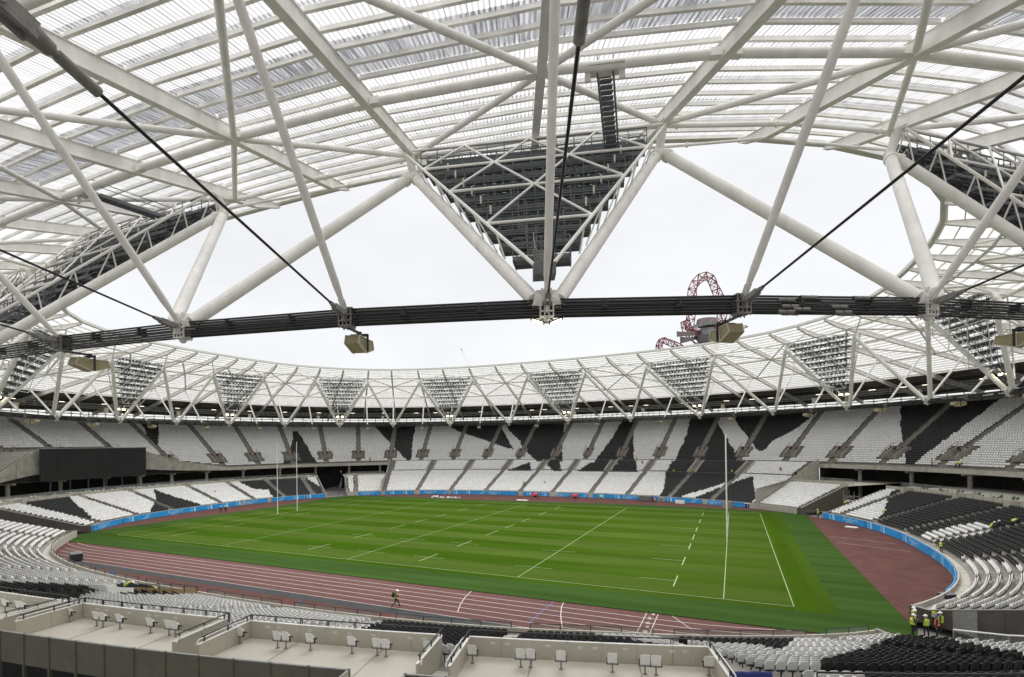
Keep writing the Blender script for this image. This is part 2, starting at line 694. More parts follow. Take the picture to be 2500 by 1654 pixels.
bt, bx, by, bnx, bny, BL = make_base()
# the near front wall draws back towards its right end
_q = np.interp(bt, [250, 264, 345, 362, 368.5, 372], [0, 1.0, 1.0, 2.7, 2.7, 0])
bx, by = bx + bnx * _q, by + bny * _q


def P(s, d, z=0.0):
    s = np.asarray(s, float) % BL
    nx, ny = np.interp(s, bt, bnx), np.interp(s, bt, bny)
    return np.stack([np.interp(s, bt, bx) + d * nx, np.interp(s, bt, by) + d * ny, np.broadcast_to(np.asarray(z, float), s.shape)], -1)


def nrm(s):
    s = s % BL
    v = np.array([np.interp(s, bt, bnx), np.interp(s, bt, bny), 0])
    return v / np.linalg.norm(v)


def tng(s):
    n = nrm(s)
    return np.array([-n[1], n[0], 0])


def sd_of(x, y):
    i = int(np.argmin((bx - x) ** 2 + (by - y) ** 2))
    return bt[i], (x - bx[i]) * bnx[i] + (y - by[i]) * bny[i]


def srange(a, b, step=2.0):
    n = max(2, int(math.ceil((b - a) / step)) + 1)
    return np.linspace(a, b, n)


# ------------------------------------------------------------------ ground, track, pitch
g = MB()
g.add([(-900, -900, -.6), (900, -900, -.6), (900, 900, -.6), (-900, 900, -.6)], [(0, 1, 2, 3)])
solo('ground', g, m_ground, label='grey ground outside and under the stands', kind='structure')

g = MB()
ring = P(np.linspace(0, BL, 180, endpoint=False), 0.0, 0.0)
g.add(ring, [tuple(range(len(ring)))])
apron = solo('running_track', g, m_pave, label='dark red rubber surface around the pitch', kind='structure')


def track_pts(r, n=40):
    """closed stadium outline with straight ends at x = +-42.2"""
    pts = []
    for k in range(n + 1):
        a = -PI / 2 + PI * k / n
        pts.append((42.2 + r * math.cos(a), r * math.sin(a)))
    for k in range(n + 1):
        a = PI / 2 + PI * k / n
        pts.append((-42.2 + r * math.cos(a), r * math.sin(a)))
    return pts


def in_bowl(x, y, d=-.1):
    return sd_of(x, y)[1] < d


def ring_strip(mb, ra, rb, z, cond, n=60):
    a, b = track_pts(ra, n), track_pts(rb, n)
    N = len(a)
    for k in range(N):
        j = (k + 1) % N
        # split long straights
        m = max(1, int(math.hypot(a[j][0] - a[k][0], a[j][1] - a[k][1]) / 2.5))
        for q in range(m):
            t0, t1 = q / m, (q + 1) / m
            pa0 = [a[k][i] + (a[j][i] - a[k][i]) * t0 for i in (0, 1)]
            pa1 = [a[k][i] + (a[j][i] - a[k][i]) * t1 for i in (0, 1)]
            pb0 = [b[k][i] + (b[j][i] - b[k][i]) * t0 for i in (0, 1)]
            pb1 = [b[k][i] + (b[j][i] - b[k][i]) * t1 for i in (0, 1)]
            if cond(*pa0) and cond(*pb1) and cond(*pb0):
                mb.quad((*pa0, z), (*pb0, z), (*pb1, z), (*pa1, z))


near_lane = lambda x, y: y < 0 and in_bowl(x, y) and not (x > 57 and y > -27.5) and not (x < -72)
g = MB()
for k in range(8):
    ring_strip(g, 36.5 + 1.22 * k, 36.5 + 1.22 * (k + 1) - (.06 if k == 7 else 0), .006, near_lane)
link('lane_surface', g.mesh('lane_surface', m_track), apron)
g = MB()
ring_strip(g, 46.32, 47.7, .006, near_lane)
link('grey_edge_band', g.mesh('grey_edge_band', m_band), apron)
for k in range(3, 9):
    g = MB()
    r = 36.5 + 1.22 * k
    ring_strip(g, r - .035, r + .035, .011, near_lane)
    link('lane_line', g.mesh('lane_line', m_lane), apron)


def stripe(mb, pts, w, z):
    for a, b in zip(pts[:-1], pts[1:]):
        a, b = np.array(a, float), np.array(b, float)
        d = (b - a) / np.linalg.norm(b - a)
        n = np.array([-d[1], d[0]]) * w / 2
        mb.quad((*(a - n), z), (*(b - n), z), (*(b + n), z), (*(a + n), z))


g = MB()   # curved start lines and the start marks on the near straight
stripe(g, [hit(*p)[:2] for p in ((1376, 1472), (1371, 1483), (1369, 1500), (1370, 1515), (1373, 1532))], .07, .016)
stripe(g, [hit(*p)[:2] for p in ((1151, 1444), (1137, 1457), (1124, 1476), (1117, 1496))], .07, .016)
stripe(g, [hit(*p)[:2] for p in ((1607, 1500), (1585, 1551))], .06, .016)
stripe(g, [hit(*p)[:2] for p in ((1579, 1497), (1556, 1543))], .06, .016)
stripe(g, [hit(*p)[:2] for p in ((1640, 1504), (1692, 1540))], .06, .016)
stripe(g, [hit(*p)[:2] for p in ((1980 + .0, 1335), (2212, 1353))][:0] or [(62.6, 8.2), (70.4, 4.6)], .07, .016)
stripe(g, [(62.6, 3.2), (70.6, -.6)], .07, .016)
stripe(g, [(-13, 42.5), (-9.5, 46.5)], .07, .016)
link('start_line', g.mesh('start_line', m_lane), apron)
g = MB()
stripe(g, [hit(*p)[:2] for p in ((1351, 1470), (1294, 1519))], .05, .016)
link('blue_mark', g.mesh('blue_mark', m_blane), apron)
for ch, px in zip('45678', ((1593, 1503), (1585.5, 1513), (1581.5, 1524.5), (1577, 1535.5), (1573.5, 1546))):
    v, f = text_geo(ch)
    c = hit(*px, 0)
    g = MB()
    g.add([(c[0] + p[0] * .85, c[1] + p[1] * .85, .017) for p in v], f)
    link('lane_number', g.mesh('lane_number', m_lane), apron)

g = MB()
outline = [(-58.5, -38.9), (61.0, -38.75), (61.9, -35.5), (61.8, 0), (62.1, 33), (57, 35.6), (40, 38.6), (16, 39.0), (0, 37.0), (-20, 36.4), (-42, 36.9),
           (-60, 35.6), (-62.6, 31), (-60.2, 15), (-60.2, 0), (-61.6, -15), (-62.2, -29), (-61.2, -36.2)]
n = len(outline)
g.add([(x, y, .075) for x, y in outline] + [(x, y, -.01) for x, y in outline],
      [tuple(range(n))] + [(i, i + n, (i + 1) % n + n, (i + 1) % n) for i in range(n)])
turf = solo('turf_apron', g, m_apron, label='smooth darker green turf around the playing field', kind='structure')
g = MB()
g.add([(-56.2, -33.6, .080), (53.53, -33.6, .080), (53.53, 33.4, .080), (-56.2, 33.4, .080)], [(0, 1, 2, 3)])
pitch = solo('pitch', g, m_grass, label='striped mown green rugby pitch', kind='structure')
g = MB()
g.add([(53.53, -33.6, .080), (57.0, -33.2, .080), (57.2, 33.4, .080), (53.53, 33.4, .080)], [(0, 1, 2, 3)])
link('mown_end_strip', g.mesh('mown_end_strip', m_end), pitch)


def pline(pts, w=.085, name='pitch_line'):
    g = MB()
    stripe(g, pts, w, .085)
    link(name, g.mesh(name, m_line), pitch)


HL, HW = 47.5, 32.27
for x in (-53.53, -HL, -25.5, 0, 25.5, HL, 53.53):
    pline([(x, -HW), (x, HW)])
for y in (-HW, HW):
    pline([(-53.53, y), (53.53, y)])
for x in (-42.5, -10, 10, 42.5):
    for yc in (-27.3, -17.3, -7.6, 0, 7.6, 17.3, 27.3):
        pline([(x, yc - 2.3), (x, yc + 2.3)], .13, 'dash_line')
for x in (-25.5, -10, 0, 10, 25.5):
    for y in (-HW + 5, -HW + 15, HW - 15, HW - 5):
        pline([(x - 2.5, y), (x + 2.5, y)], .07, 'dash_line')
for y in (-HW + 5, -HW + 15, -8, 8, HW - 15, HW - 5):
    pline([(38.5, y), (42.5, y)], .08, 'dash_line')

# ------------------------------------------------------------------ stands
SEC = {'R': (-34.5, 31.0), 'F': (37.0, 166.4), 'L': (172.4, 237.6), 'N': (243.4, 364.5)}
A_F = [47.2, 57.9, 68.5, 79.8, 90.3, 101.7, 111.9, 123.0, 134.5, 145.1, 155.5, 163.8]
A_L = [175.9, 183.9, 192.5, 201.7, 213.9, 222.8, 232.6]
AISLE = {'F': A_F, 'L': A_L, 'R': [203.38 - s for s in A_L], 'N': [BL - s for s in A_F]}
A_U = [234.5, 227.4, 220.2, 214.6, 205.9, 197.0, 188.5, 182.1, 175.7, 169.5, 163.1, 156.2, 148.7, 140.3, 131.2, 121.3, 110.5, 99.6, 89.3, 79.2, 69.7, 60.8,
       52.3, 45.0, 37.9, 30.9, 23.5, 16.0, 8.5, 1.0]
ROW_D, ROW_Z = .8, .215
LOW = [(1.0 + ROW_D * i, .80 + .242 * i) for i in range(17)]          # lower rows: front edge of tread, level
EXT = [(15.2 + ROW_D * k, 4.95 + .283 * k) for k in range(16)]          # rows that carry on up on the far straight
NEXT = [(15.2 + ROW_D * k, 4.905 + ROW_Z * k) for k in range(5)]     # near stand right of the box terrace
UPR = [(28.9 + ROW_D * j, 9.45 + .43 * j) for j in range(34)]
FX = (46.5, 156.2)
NT = (349.6, 364.5)      # near stand beyond the box terrace: rows carry on
TFLOOR, TWALL_D = 5.1, 15.4


def deck(mb, s_a, s_b, rows, z0, back, step=2.0):
    """stepped concrete: riser and tread of every row"""
    S = srange(s_a, s_b, step)
    z = z0
    prof = []
    for (d, zz) in rows:
        prof.append((d, z))
        prof.append((d, zz))
        z = zz
    prof.append((back, z))
    mb.grid([P(S, d, zz) for d, zz in prof])


def sidewall(parent, s, rows, back, base=0.0, h=.35, t=.25, mats=None):
    """cladding panels that close the open end of a stand, following the rake"""
    top = [(0.0, 1.2)] + [(d + .4, z + h) for d, z in rows[::2]] + [(back, rows[-1][1] + h)]
    for k in range(len(top) - 1):
        (d0, z0), (d1, z1) = top[k], top[k + 1]
        d0 += .02
        a = [P(s, d0, base), P(s, d1, base), P(s, d1, z1), P(s, d0, z0)]
        tv = tng(s) * t
        b = [p + tv for p in a]
        mb = MB()
        mb.add(a + b, ((0, 1, 2, 3), (7, 6, 5, 4), (3, 2, 6, 7), (0, 3, 7, 4), (1, 5, 6, 2)))
        part('end_panel', mb, mats[k % len(mats)], parent)
        mb = MB()
        mb.beam(a[3] + tv * .5 + (0, 0, .05), a[2] + tv * .5 + (0, 0, .05), .3, .07)
        part('end_coping', mb, m_cast, parent)


stand_lab = {'R': 'low curved stand of mostly black seats at the right end', 'F': 'long two-part stand of white seats along the far side of the pitch',
             'L': 'low curved stand of white and black seats at the left end under the big screen', 'N': 'near stand in front of the camera with the box terrace'}
stand = {}
for key, (a, b) in SEC.items():
    c = P((a + b) / 2, 4, 0)
    t = thing('lower_stand', stand_lab[key], 'stand', tuple(c))
    stand[key] = t
    g = MB()
    S = srange(a, b)
    g.grid([P(S, 0, -.05), P(S, 0, 1.2), P(S, .16, 1.2), P(S, .16, .72), P(S, 1.0, .72)])
    part('front_wall', g, m_conc, t)
    g = MB()
    deck(g, a, b, LOW, .72, 15.4)
    part('seating_deck', g, m_step, t)
    for s, dr in ((a, 1), (b, -1)):
        if key == 'N' and s == b:
            rows, back = LOW + NEXT, 19.4
        else:
            rows, back = LOW, 15.4
        sidewall(t, s, rows, back, t=.25 * dr, mats=([m_sidew, m_sidew, m_galv, m_sidew] if (key == 'R' and dr > 0) else [m_sidew]) if key in 'LR' else ([m_brown] if (key == 'F' and dr > 0) else [m_conc2]))
    if key == 'F':
        g = MB()
        deck(g, FX[0], FX[1], EXT, 4.69, 28.0)
        part('upper_rows_deck', g, m_step, t)
        for s, dr in ((FX[0], 1), (FX[1], -1)):
            sidewall(t, s, EXT, 28.0, base=4.5, h=1.1, t=.25 * dr, mats=[m_conc])
    if key == 'F':
        for s in AISLE['F']:
            if FX[0] + 2 < s < FX[1] - 2:
                for sg in (-1, 1):
                    g = MB()
                    q0, q1 = P(s, 18.6, 0) + tng(s) * sg * 1.0, P(s, 27.4, 0) + tng(s) * sg * 1.0
                    vs = [q0 + (0, 0, 5.4), q1 + (0, 0, 8.6), q1 + (0, 0, 9.95), q0 + (0, 0, 6.9)]
                    vs += [v + tng(s) * sg * .16 for v in vs]
                    g.add(vs, ((0, 1, 2, 3), (7, 6, 5, 4), (3, 2, 6, 7), (0, 3, 7, 4), (1, 5, 6, 2)))
                    part('stairwell_wall', g, m_conc, t)
    if key == 'N':
        g = MB()
        deck(g, NT[0], NT[1], NEXT, 4.69, 19.4)
        part('upper_rows_deck', g, m_step, t)

# box terrace (floor and front wall) round the bowl, dark concourse behind it
TERR = [('R', -34.5, 31.0), ('F', 37.0, 46.4), ('F', 156.4, 166.4), ('L', 172.4, 237.6)]
for key, a, b in TERR:
    t = stand[key]
    S = srange(a, b)
    g = MB()
    g.grid([P(S, TWALL_D, 4.6), P(S, TWALL_D, TFLOOR + .85), P(S, TWALL_D + .12, TFLOOR + .85), P(S, TWALL_D + .12, TFLOOR)])
    part('terrace_wall', g, m_beige, t)
    g = MB()
    g.grid([P(S, TWALL_D + .12, TFLOOR), P(S, 38.0, TFLOOR)])
    part('terrace_floor', g, m_coat, t)
    # joints standing proud as cover strips, and a stair head box at every aisle
    g = MB()
    for s in np.arange(a + 1, b, 1.6):
        g.obox(P(s, TWALL_D - .01, TFLOOR + .2), tng(s) * .03, nrm(s) * .02, (0, 0, .6))
    part('cover_strip', g, m_brown, t)['kind'] = 'stuff'
    for s in AISLE[key]:
        if a + 1 < s < b - 1:
            g = MB()
            g.obox(P(s, TWALL_D + .9, TFLOOR + .35), tng(s) * 1.0, nrm(s) * 1.0, (0, 0, .58))
            part('stair_head', g, m_conc2, t)
    # glass balustrade behind the terrace seats
    g = MB()
    S2 = srange(a + .5, b - .5, 1.8)
    for i in range(len(S2) - 1):
        p, q = P(S2[i], TWALL_D + 2.9, 0), P(S2[i + 1], TWALL_D + 2.9, 0)
        g.add([p + (0, 0, TFLOOR + .05), q + (0, 0, TFLOOR + .05), q + (0, 0, TFLOOR + 1.35), p + (0, 0, TFLOOR + 1.35)], ((0, 1, 2, 3),))
        g.beam(p + (0, 0, TFLOOR + 1.4), q + (0, 0, TFLOOR + 1.4), .07, .06, mi=1)
        g.beam(p + (0, 0, TFLOOR), p + (0, 0, TFLOOR + 1.4), .05, .05, mi=1)
    part('glass_balustrade', g, [m_glass, m_galv], t)

# upper tier: everything round the bowl except where the camera platform is
UT = thing('upper_stand', 'steep upper tier of seats running round the far side under the roof', 'stand', tuple(P(101.7, 40, 10)))


def scr_top(s):
    """top of the front parapet: it climbs to either side of the big screen"""
    s = s % BL
    pts = [(187.5, 9.25), (196.0, 11.4), (205.0, 15.2), (206.2, 15.6), (221.0, 15.6), (222.0, 15.2), (226.8, 9.8), (228.5, 9.25)]
    return np.interp(s, [p[0] for p in pts], [p[1] for p in pts], left=9.25, right=9.25)


USEG = [(-32.0, 185.0), (185.0, 233.0), (233.0, 246.0)]
g = MB()
deck(g, -32.0, 185.0, UPR, 9.2, 57.5)
for (a, b) in ((185.0, 232.0), (232.0, 252.0)):
    S = srange(a, b, 1.6)
    rows = []
    for j, (d, z) in enumerate(UPR):
        zz = [max(z, float(scr_top(s)) - .3) if a == 185.0 else z for s in S]
        zp = [max(UPR[j - 1][1] if j else 9.2, float(scr_top(s)) - .3) if a == 185.0 else (UPR[j - 1][1] if j else 9.2) for s in S]
        rows.append([P(s, d, z_) for s, z_ in zip(S, zp)])
        rows.append([P(s, d, z_) for s, z_ in zip(S, zz)])
    rows.append([P(s, 57.5, rows[-1][0][2]) for s in S])
    g.grid(rows)
part('seating_deck', g, m_step, UT)
g = MB()
for a, b in ((-32.0, 252.0),):
    S = srange(a, b)
    g.grid([P(S, 28.2, 8.35), P(S, 38.0, 8.35), P(S, 57.5, 22.6)])
    g.grid([P(S, 57.5, 22.6), P(S, 57.5, 25.5)])
    g.grid([P(S, 57.5, 26.1), P(S, 57.5, 26.35)])
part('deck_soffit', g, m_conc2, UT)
# rear wall of the dark concourse, floor beams, columns
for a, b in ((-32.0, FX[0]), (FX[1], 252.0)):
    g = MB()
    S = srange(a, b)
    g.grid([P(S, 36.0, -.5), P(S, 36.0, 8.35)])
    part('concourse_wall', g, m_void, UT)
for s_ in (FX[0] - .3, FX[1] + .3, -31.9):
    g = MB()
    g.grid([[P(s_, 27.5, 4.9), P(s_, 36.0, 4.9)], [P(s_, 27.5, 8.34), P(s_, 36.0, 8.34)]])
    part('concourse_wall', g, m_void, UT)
g = MB()
for s in np.arange(-30, 250, 6.5):
    if FX[0] - 2 < s < FX[1] + 2:
        continue
    for d in (31.0,):
        g.tube(P(s, d, 0), P(s, d, 8.4), .42, 10)
    g.obox(P(s, 32.5, 8.1), nrm(s) * 3.2, tng(s) * .3, (0, 0, .3))
part('column', g, m_conc2, UT)['kind'] = 'stuff'
# parapet panels, one by one
k = 0
s = -32.0
while s < 251:
    e = min(s + 6.4, 252.0)
    S = srange(s + .03, e - .03, 1.2)
    zt = np.array([float(scr_top(q)) for q in S])
    g = MB()
    lo = 8.3 + (zt - 9.25) * .27
    A = [P(q, 27.9, z) for q, z in zip(S, lo)]
    B = [P(q, 27.9, z) for q, z in zip(S, zt)]
    Cc = [P(q, 28.25, z) for q, z in zip(S, zt)]
    D = [P(q, 28.25, z) for q, z in zip(S, lo)]
    g.grid([A, B, Cc, D, A])
    for idx in (0, -1):
        g.quad(A[idx], B[idx], Cc[idx], D[idx])
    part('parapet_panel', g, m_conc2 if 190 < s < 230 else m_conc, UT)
    s = e
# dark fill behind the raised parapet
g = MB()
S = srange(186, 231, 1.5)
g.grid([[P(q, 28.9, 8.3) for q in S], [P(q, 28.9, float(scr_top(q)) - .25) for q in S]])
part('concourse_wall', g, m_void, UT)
# rear rail and wind slot posts
g = MB()
for s in np.arange(-32, 252, 1.5):
    g.beam(P(s, 57.4, 24.6), P(s, 57.4, 27.3), .16, .16)
part('rear_post', g, m_dark, UT)['kind'] = 'stuff'

# stair openings (vomitories), each a thing with its numbered sign
vom_order = [s for s in A_U if 1 <= s]
for i, s in enumerate(A_U):
    num = 227 + int(round((len(A_U) - 1 - i) - (len(A_U) - 1 - A_U.index(23.5))))
    if 203 < s < 224:
        # behind the big screen: cut by it, only the side walls stand up
        d0 = 35.0
    else:
        d0 = 31.3
    z0 = 9.45 + .43 * round((d0 - 28.9) / .8)
    t = thing('stair_opening', 'dark stair opening with maroon number sign in the upper tier, %s from the right' % ORD[len(A_U) - i], 'stairway', tuple(P(s, d0, z0)), 'stair openings of the upper tier')
    w = 1.25
    T, Nn = tng(s), nrm(s)
    for sg in (-1, 1):
        g = MB()
        a0 = P(s, d0 - .1, 0) + T * sg * w
        a1 = P(s, d0 + 4.4, 0) + T * sg * w
        vs = [a0 + (0, 0, z0 - .2), a1 + (0, 0, z0 - .2), a1 + (0, 0, z0 + 3.0), a0 + (0, 0, z0 + .9)]
        tv = T * sg * .16
        vs += [v + tv for v in vs]
        g.add(vs, ((0, 1, 2, 3), (7, 6, 5, 4), (3, 2, 6, 7), (0, 3, 7, 4), (1, 5, 6, 2)))
        part('side_wall', g, m_conc2, t)
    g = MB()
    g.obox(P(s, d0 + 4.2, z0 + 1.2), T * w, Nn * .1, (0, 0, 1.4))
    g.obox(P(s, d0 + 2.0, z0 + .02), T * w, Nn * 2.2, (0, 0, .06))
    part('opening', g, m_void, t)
    g = MB()
    g.obox(P(s, d0 + 4.0, z0 + 2.45), T * 1.2, Nn * .08, (0, 0, .32))
    sg_ = part('number_sign', g, m_rsign, t)
    v, f = text_geo(str(num))
    g = MB()
    o = P(s, d0 + 3.9, z0 + 2.25)
    g.add([o - T * p[0] * .7 + np.array([0, 0, p[1] * .62]) for p in v], f)
    tx = link('sign_digits', g.mesh('sign_digits', m_white, wpos(t)), sg_)
    g = MB()
    for sg in (-1, 1):
        g.beam(P(s, d0 - .1, z0 + 1.75) + T * sg * (w + .1), P(s, d0 + 4.2, z0 + 3.9) + T * sg * (w + .1), .05, .05)
        for q in (0, 1.4, 2.8, 4.2):
            zz = z0 + .9 + q * .5
            g.beam(P(s, d0 + q, zz - .2) + T * sg * (w + .1), P(s, d0 + q, zz + .95) + T * sg * (w + .1), .05, .05)
    g.beam(P(s, d0 + 4.2, z0 + 3.9) + T * (w + .1), P(s, d0 + 4.2, z0 + 3.9) - T * (w + .1), .05, .05)
    part('guard_rail', g, m_darker, t)

# ------------------------------------------------------------------ seats
BLACK = [
    [(325, 1000), (389, 1000), (387, 1068), (387, 1104), (380, 1098)],
    [(715, 1055), (728, 1055), (777, 1136), (688, 1136), (714, 1080)],
    [(905, 1000), (1025, 1000), (1007, 1078), (1003, 1125), (993, 1124), (969, 1100), (918, 1046)],
    [(1060, 1000), (1216, 1000), (1222, 1040), (1252, 1097), (1235, 1094), (1208, 1084), (1162, 1068), (1121, 1055), (1097, 1042), (1062, 1029)],
    [(1228, 1000), (1240, 1050), (1270, 1078), (1275, 1095), (1311, 1128), (1374, 1128), (1372, 1100), (1376, 1055), (1380, 1000)],
    [(1534, 1000), (1560, 1000), (1546, 1064), (1548, 1129), (1449, 1129), (1474, 1098), (1496, 1068)],
    [(1690, 1000), (1745, 1000), (1749, 1030), (1768, 1060), (1791, 1098), (1800, 1129), (1648, 1129), (1652, 1118), (1677, 1060)],
    [(1786, 990), (2018, 985), (1973, 1025), (1946, 1046), (1915, 1062), (1887, 1078), (1862, 1103), (1847, 1098), (1829, 1075), (1820, 1060), (1788, 1020)],
    [(2199, 980), (2470, 950), (2400, 1006), (2353, 1042), (2296, 1082), (2260, 1110), (2224, 1138), (2209, 1138), (2209, 1110), (2204, 1075), (2199, 1046)],
    [(1237, 1151), (1293, 1129), (1297, 1151)],
    [(1335, 1137), (1340, 1127), (1366, 1127), (1370, 1151), (1352, 1151)],
    [(1411, 1151), (1438, 1132), (1460, 1127), (1553, 1127), (1557, 1153)],
    [(1640, 1127), (1625, 1157), (1621, 1190), (1606, 1222), (1650, 1217), (1765, 1182), (1780, 1180), (1811, 1153), (1826, 1135), (1826, 1126)],
    [(1684, 1221), (1768, 1187), (1780, 1183), (1837, 1164), (1842, 1207), (1849, 1213), (1828, 1233), (1740, 1231)],
    # right end, near foreground, left end
    [(2175, 1204), (2169, 1212), (2163, 1232), (2149, 1265), (2136, 1283), (2126, 1287), (2300, 1370), (2310, 1358), (2385, 1364), (2420, 1371), (2453, 1377),
     (2520, 1388), (2520, 1190), (2230, 1175)],
    [(2228, 1545), (2242, 1545), (2316, 1567), (2399, 1583), (2520, 1606), (2520, 1680), (2118, 1680), (2118, 1645), (2030, 1634), (2003, 1630), (2003, 1621),
     (2039, 1608), (2078, 1597), (2124, 1587), (2130, 1580), (2149, 1569)],
    [(1613, 1540), (1942, 1546), (1932, 1564), (1939, 1569), (1913, 1594), (1850, 1580), (1732, 1575), (1652, 1561), (1640, 1575), (1610, 1560)],
    [(1262, 1529), (1395, 1533), (1411, 1545), (1447, 1547), (1463, 1556), (1529, 1564), (1559, 1572), (1639, 1583), (1565, 1590), (1219, 1570)],
    [(1495, 1537), (1578, 1542), (1584, 1551), (1556, 1551)],
    [(957, 1509), (1236, 1526), (1236, 1547), (1138, 1580), (1088, 1580), (880, 1546), (902, 1534), (928, 1525)],
    [(-20, 1424), (120, 1428), (192, 1432), (262, 1436), (192, 1466), (120, 1470), (-20, 1466)],
    [(288, 1428), (340, 1430), (440, 1446), (440, 1456), (300, 1456)],
    [(36, 1223.6), (167, 1206), (179, 1225), (201, 1243), (237, 1277), (201, 1268), (118, 1243)],
    [(377, 1195), (395, 1204), (502, 1236), (448, 1247), (362, 1258), (380, 1225)],
    [(574, 1171), (660, 1166), (739, 1162), (798, 1200), (798, 1209), (717, 1213), (667, 1216), (656, 1197), (617, 1195), (592, 1182)],
    [(797, 1196), (812, 1204), (822, 1209), (805, 1209)],
]
WHITE = [
    [(2219, 1321), (2261, 1302), (2316, 1289), (2385, 1276), (2404, 1283), (2429, 1296), (2371, 1309), (2316, 1318), (2248, 1327)],
]


def inpoly(u, v, poly):
    c = np.zeros(len(u), bool)
    n = len(poly)
    for i in range(n):
        (x0, y0), (x1, y1) = poly[i], poly[(i + 1) % n]
        if y0 == y1:
            continue
        t = ((y0 > v) != (y1 > v)) & (u < (x1 - x0) * (v - y0) / (y1 - y0) + x0)
        c ^= t
    return c


def seat_row(s_a, s_b, d, z, aisles, aw=.62, pitch=.5, skip=None):
    """positions along one row at even pitch, with the aisles left open"""
    Sx = np.linspace(s_a, s_b, 400)
    Q = P(Sx, d, 0)
    Lc = np.r_[0, np.cumsum(np.hypot(np.diff(Q[:, 0]), np.diff(Q[:, 1])))]
    cuts = sorted([a for a in aisles if s_a < a < s_b])
    out = []
    edges = [s_a] + cuts + [s_b]
    for e0, e1 in zip(edges[:-1], edges[1:]):
        l0 = np.interp(e0, Sx, Lc) + (aw if e0 != s_a else .35)
        l1 = np.interp(e1, Sx, Lc) - (aw if e1 != s_b else .35)
        n = int((l1 - l0) / pitch)
        if n < 1:
            continue
        off = (l1 - l0 - n * pitch) / 2
        ls = l0 + off + pitch * (np.arange(n) + .5)
        out.append(np.interp(ls, Lc, Sx))
    if not out:
        return np.zeros((0, 5))
    S = np.concatenate(out)
    pos = P(S, d + .42, z)
    n = np.stack([np.interp(S % BL, bt, bnx), np.interp(S % BL, bt, bny)], -1)
    rot = np.arctan2(n[:, 1], n[:, 0]) - PI / 2      # the seat model faces -y; turned so that it faces the pitch
    return np.column_stack([pos, rot, S])


seats = []
for key, (a, b) in SEC.items():
    for i, (d, z) in enumerate(LOW):
        seats.append(seat_row(a + .3, b - .3, d, z, AISLE[key]))
    if key == 'F':
        for i, (d, z) in enumerate(EXT[:-1]):
            if i == 4:
                continue
            seats.append(seat_row(FX[0] + .5, FX[1] - .5, d, z, AISLE['F'], aw=.62 if i < 4 else 1.25))
    if key == 'N':
        for d, z in NEXT[:2] + NEXT[3:]:
            seats.append(seat_row(NT[0] + .4, NT[1] - .3, d, z, AISLE['N']))
near_cut = []
for j, (d, z) in enumerate(UPR):
    r = seat_row(-30, 246, d, z, A_U, aw=.75)
    keep = np.ones(len(r), bool)
    S = r[:, 4]
    keep &= ~((z < scr_top(S) - .1) & (S > 185) & (S < 233))
    for a in A_U:
        d0 = 35.0 if 203 < a < 224 else 31.3
        if d0 - 1.2 < d + .4 < d0 + 4.6:
            keep &= np.abs(S - a) * (1 + d / 80) > 2.0
    seats.append(r[keep])
for key, a, b in TERR:
    if key in 'LR':
        q = a + 1.5
        kq = 0
        while q < b - 1:
            for dd_ in ((0, .6) if kq % 3 != 1 else (0,)):
                for de in (TWALL_D + .7, TWALL_D + 3.4):
                    s_ = q + dd_
                    n_ = nrm(s_)
                    p_ = P(s_, de, TFLOOR + .12)
                    seats.append(np.array([[p_[0], p_[1], p_[2], math.atan2(n_[1], n_[0]) - PI / 2, s_]]))
            q += 2.3 + .7 * (kq % 2)
            kq += 1
seats = np.concatenate(seats)
uv = pr(seats[:, :3] + (0, 0, .55))
inside = (uv[:, 2] > 2) & (uv[:, 0] > -60) & (uv[:, 0] < 2560) & (uv[:, 1] < 1720) & (uv[:, 1] > 880)
seats, uv = seats[inside], uv[inside]
black = np.zeros(len(seats), bool)
for p in BLACK:
    black |= inpoly(uv[:, 0], uv[:, 1], p)
for p in WHITE:
    black &= ~inpoly(uv[:, 0], uv[:, 1], p)


def seat_shell(mb, w=.44, hb=.44, mi=0, n=5, draw=True):
    """backrest with rounded top corners and a slight hollow, tipped-up pan in front of it"""
    def plate(x0, w0, zs, ys, th, rnd):
        prof = []
        for k in range(n):
            t = k / (n - 1)
            prof.append((ys(t), zs(t), w0 * (1 if t < .75 else 1 - rnd * (t - .75) / .25)))
        fr, bk = [], []
        for (y, z, ww) in prof:
            fr.append([(-ww / 2, y + .02, z), (0, y - .012, z), (ww / 2, y + .02, z)])
            bk.append([(ww / 2, y + .02 + th, z), (0, y - .012 + th, z), (-ww / 2, y + .02 + th, z)])
        rows = [a + b + [a[0]] for a, b in zip(fr, bk)]
        mb.grid(rows, mi, False)
        e = rows[-1]
        mb.add(e[:6], [(0, 1, 2, 3, 4, 5)], mi)
        e = rows[0]
        mb.add(e[:6], [(5, 4, 3, 2, 1, 0)], mi)
    if draw:
        plate(0, w, lambda t: .40 + hb * t, lambda t: .06 + .09 * t, .03, .28)
    return plate


def make_seat(mshell):
    g = MB()
    pl = seat_shell(g)
    pl(0, .40, lambda t: .36 + .34 * t, lambda t: -.05 + .03 * t, .045, .2)
    g.box((0, .09, .36), (.40, .10, .05), 1)
    g.box((-.235, .03, .50), (.02, .10, .22), 1)
    g.box((.235, .03, .50), (.02, .10, .22), 1)
    g.box((0, .12, .18), (.05, .06, .36), 1)
    return g.mesh('stadium_seat', [mshell, m_darker])


def make_seat_far(mshell):
    g = MB()
    seat_shell(g, n=3)
    g.box((0, -.02, .53), (.40, .06, .34))
    g.box((0, .08, .36), (.40, .14, .06), 1)
    return g.mesh('stadium_seat_simple', [mshell, m_darker])


seat_w, seat_b = make_seat(m_seatw), make_seat(m_seatb)
far_w, far_b = make_seat_far(m_seatw), make_seat_far(m_seatb)

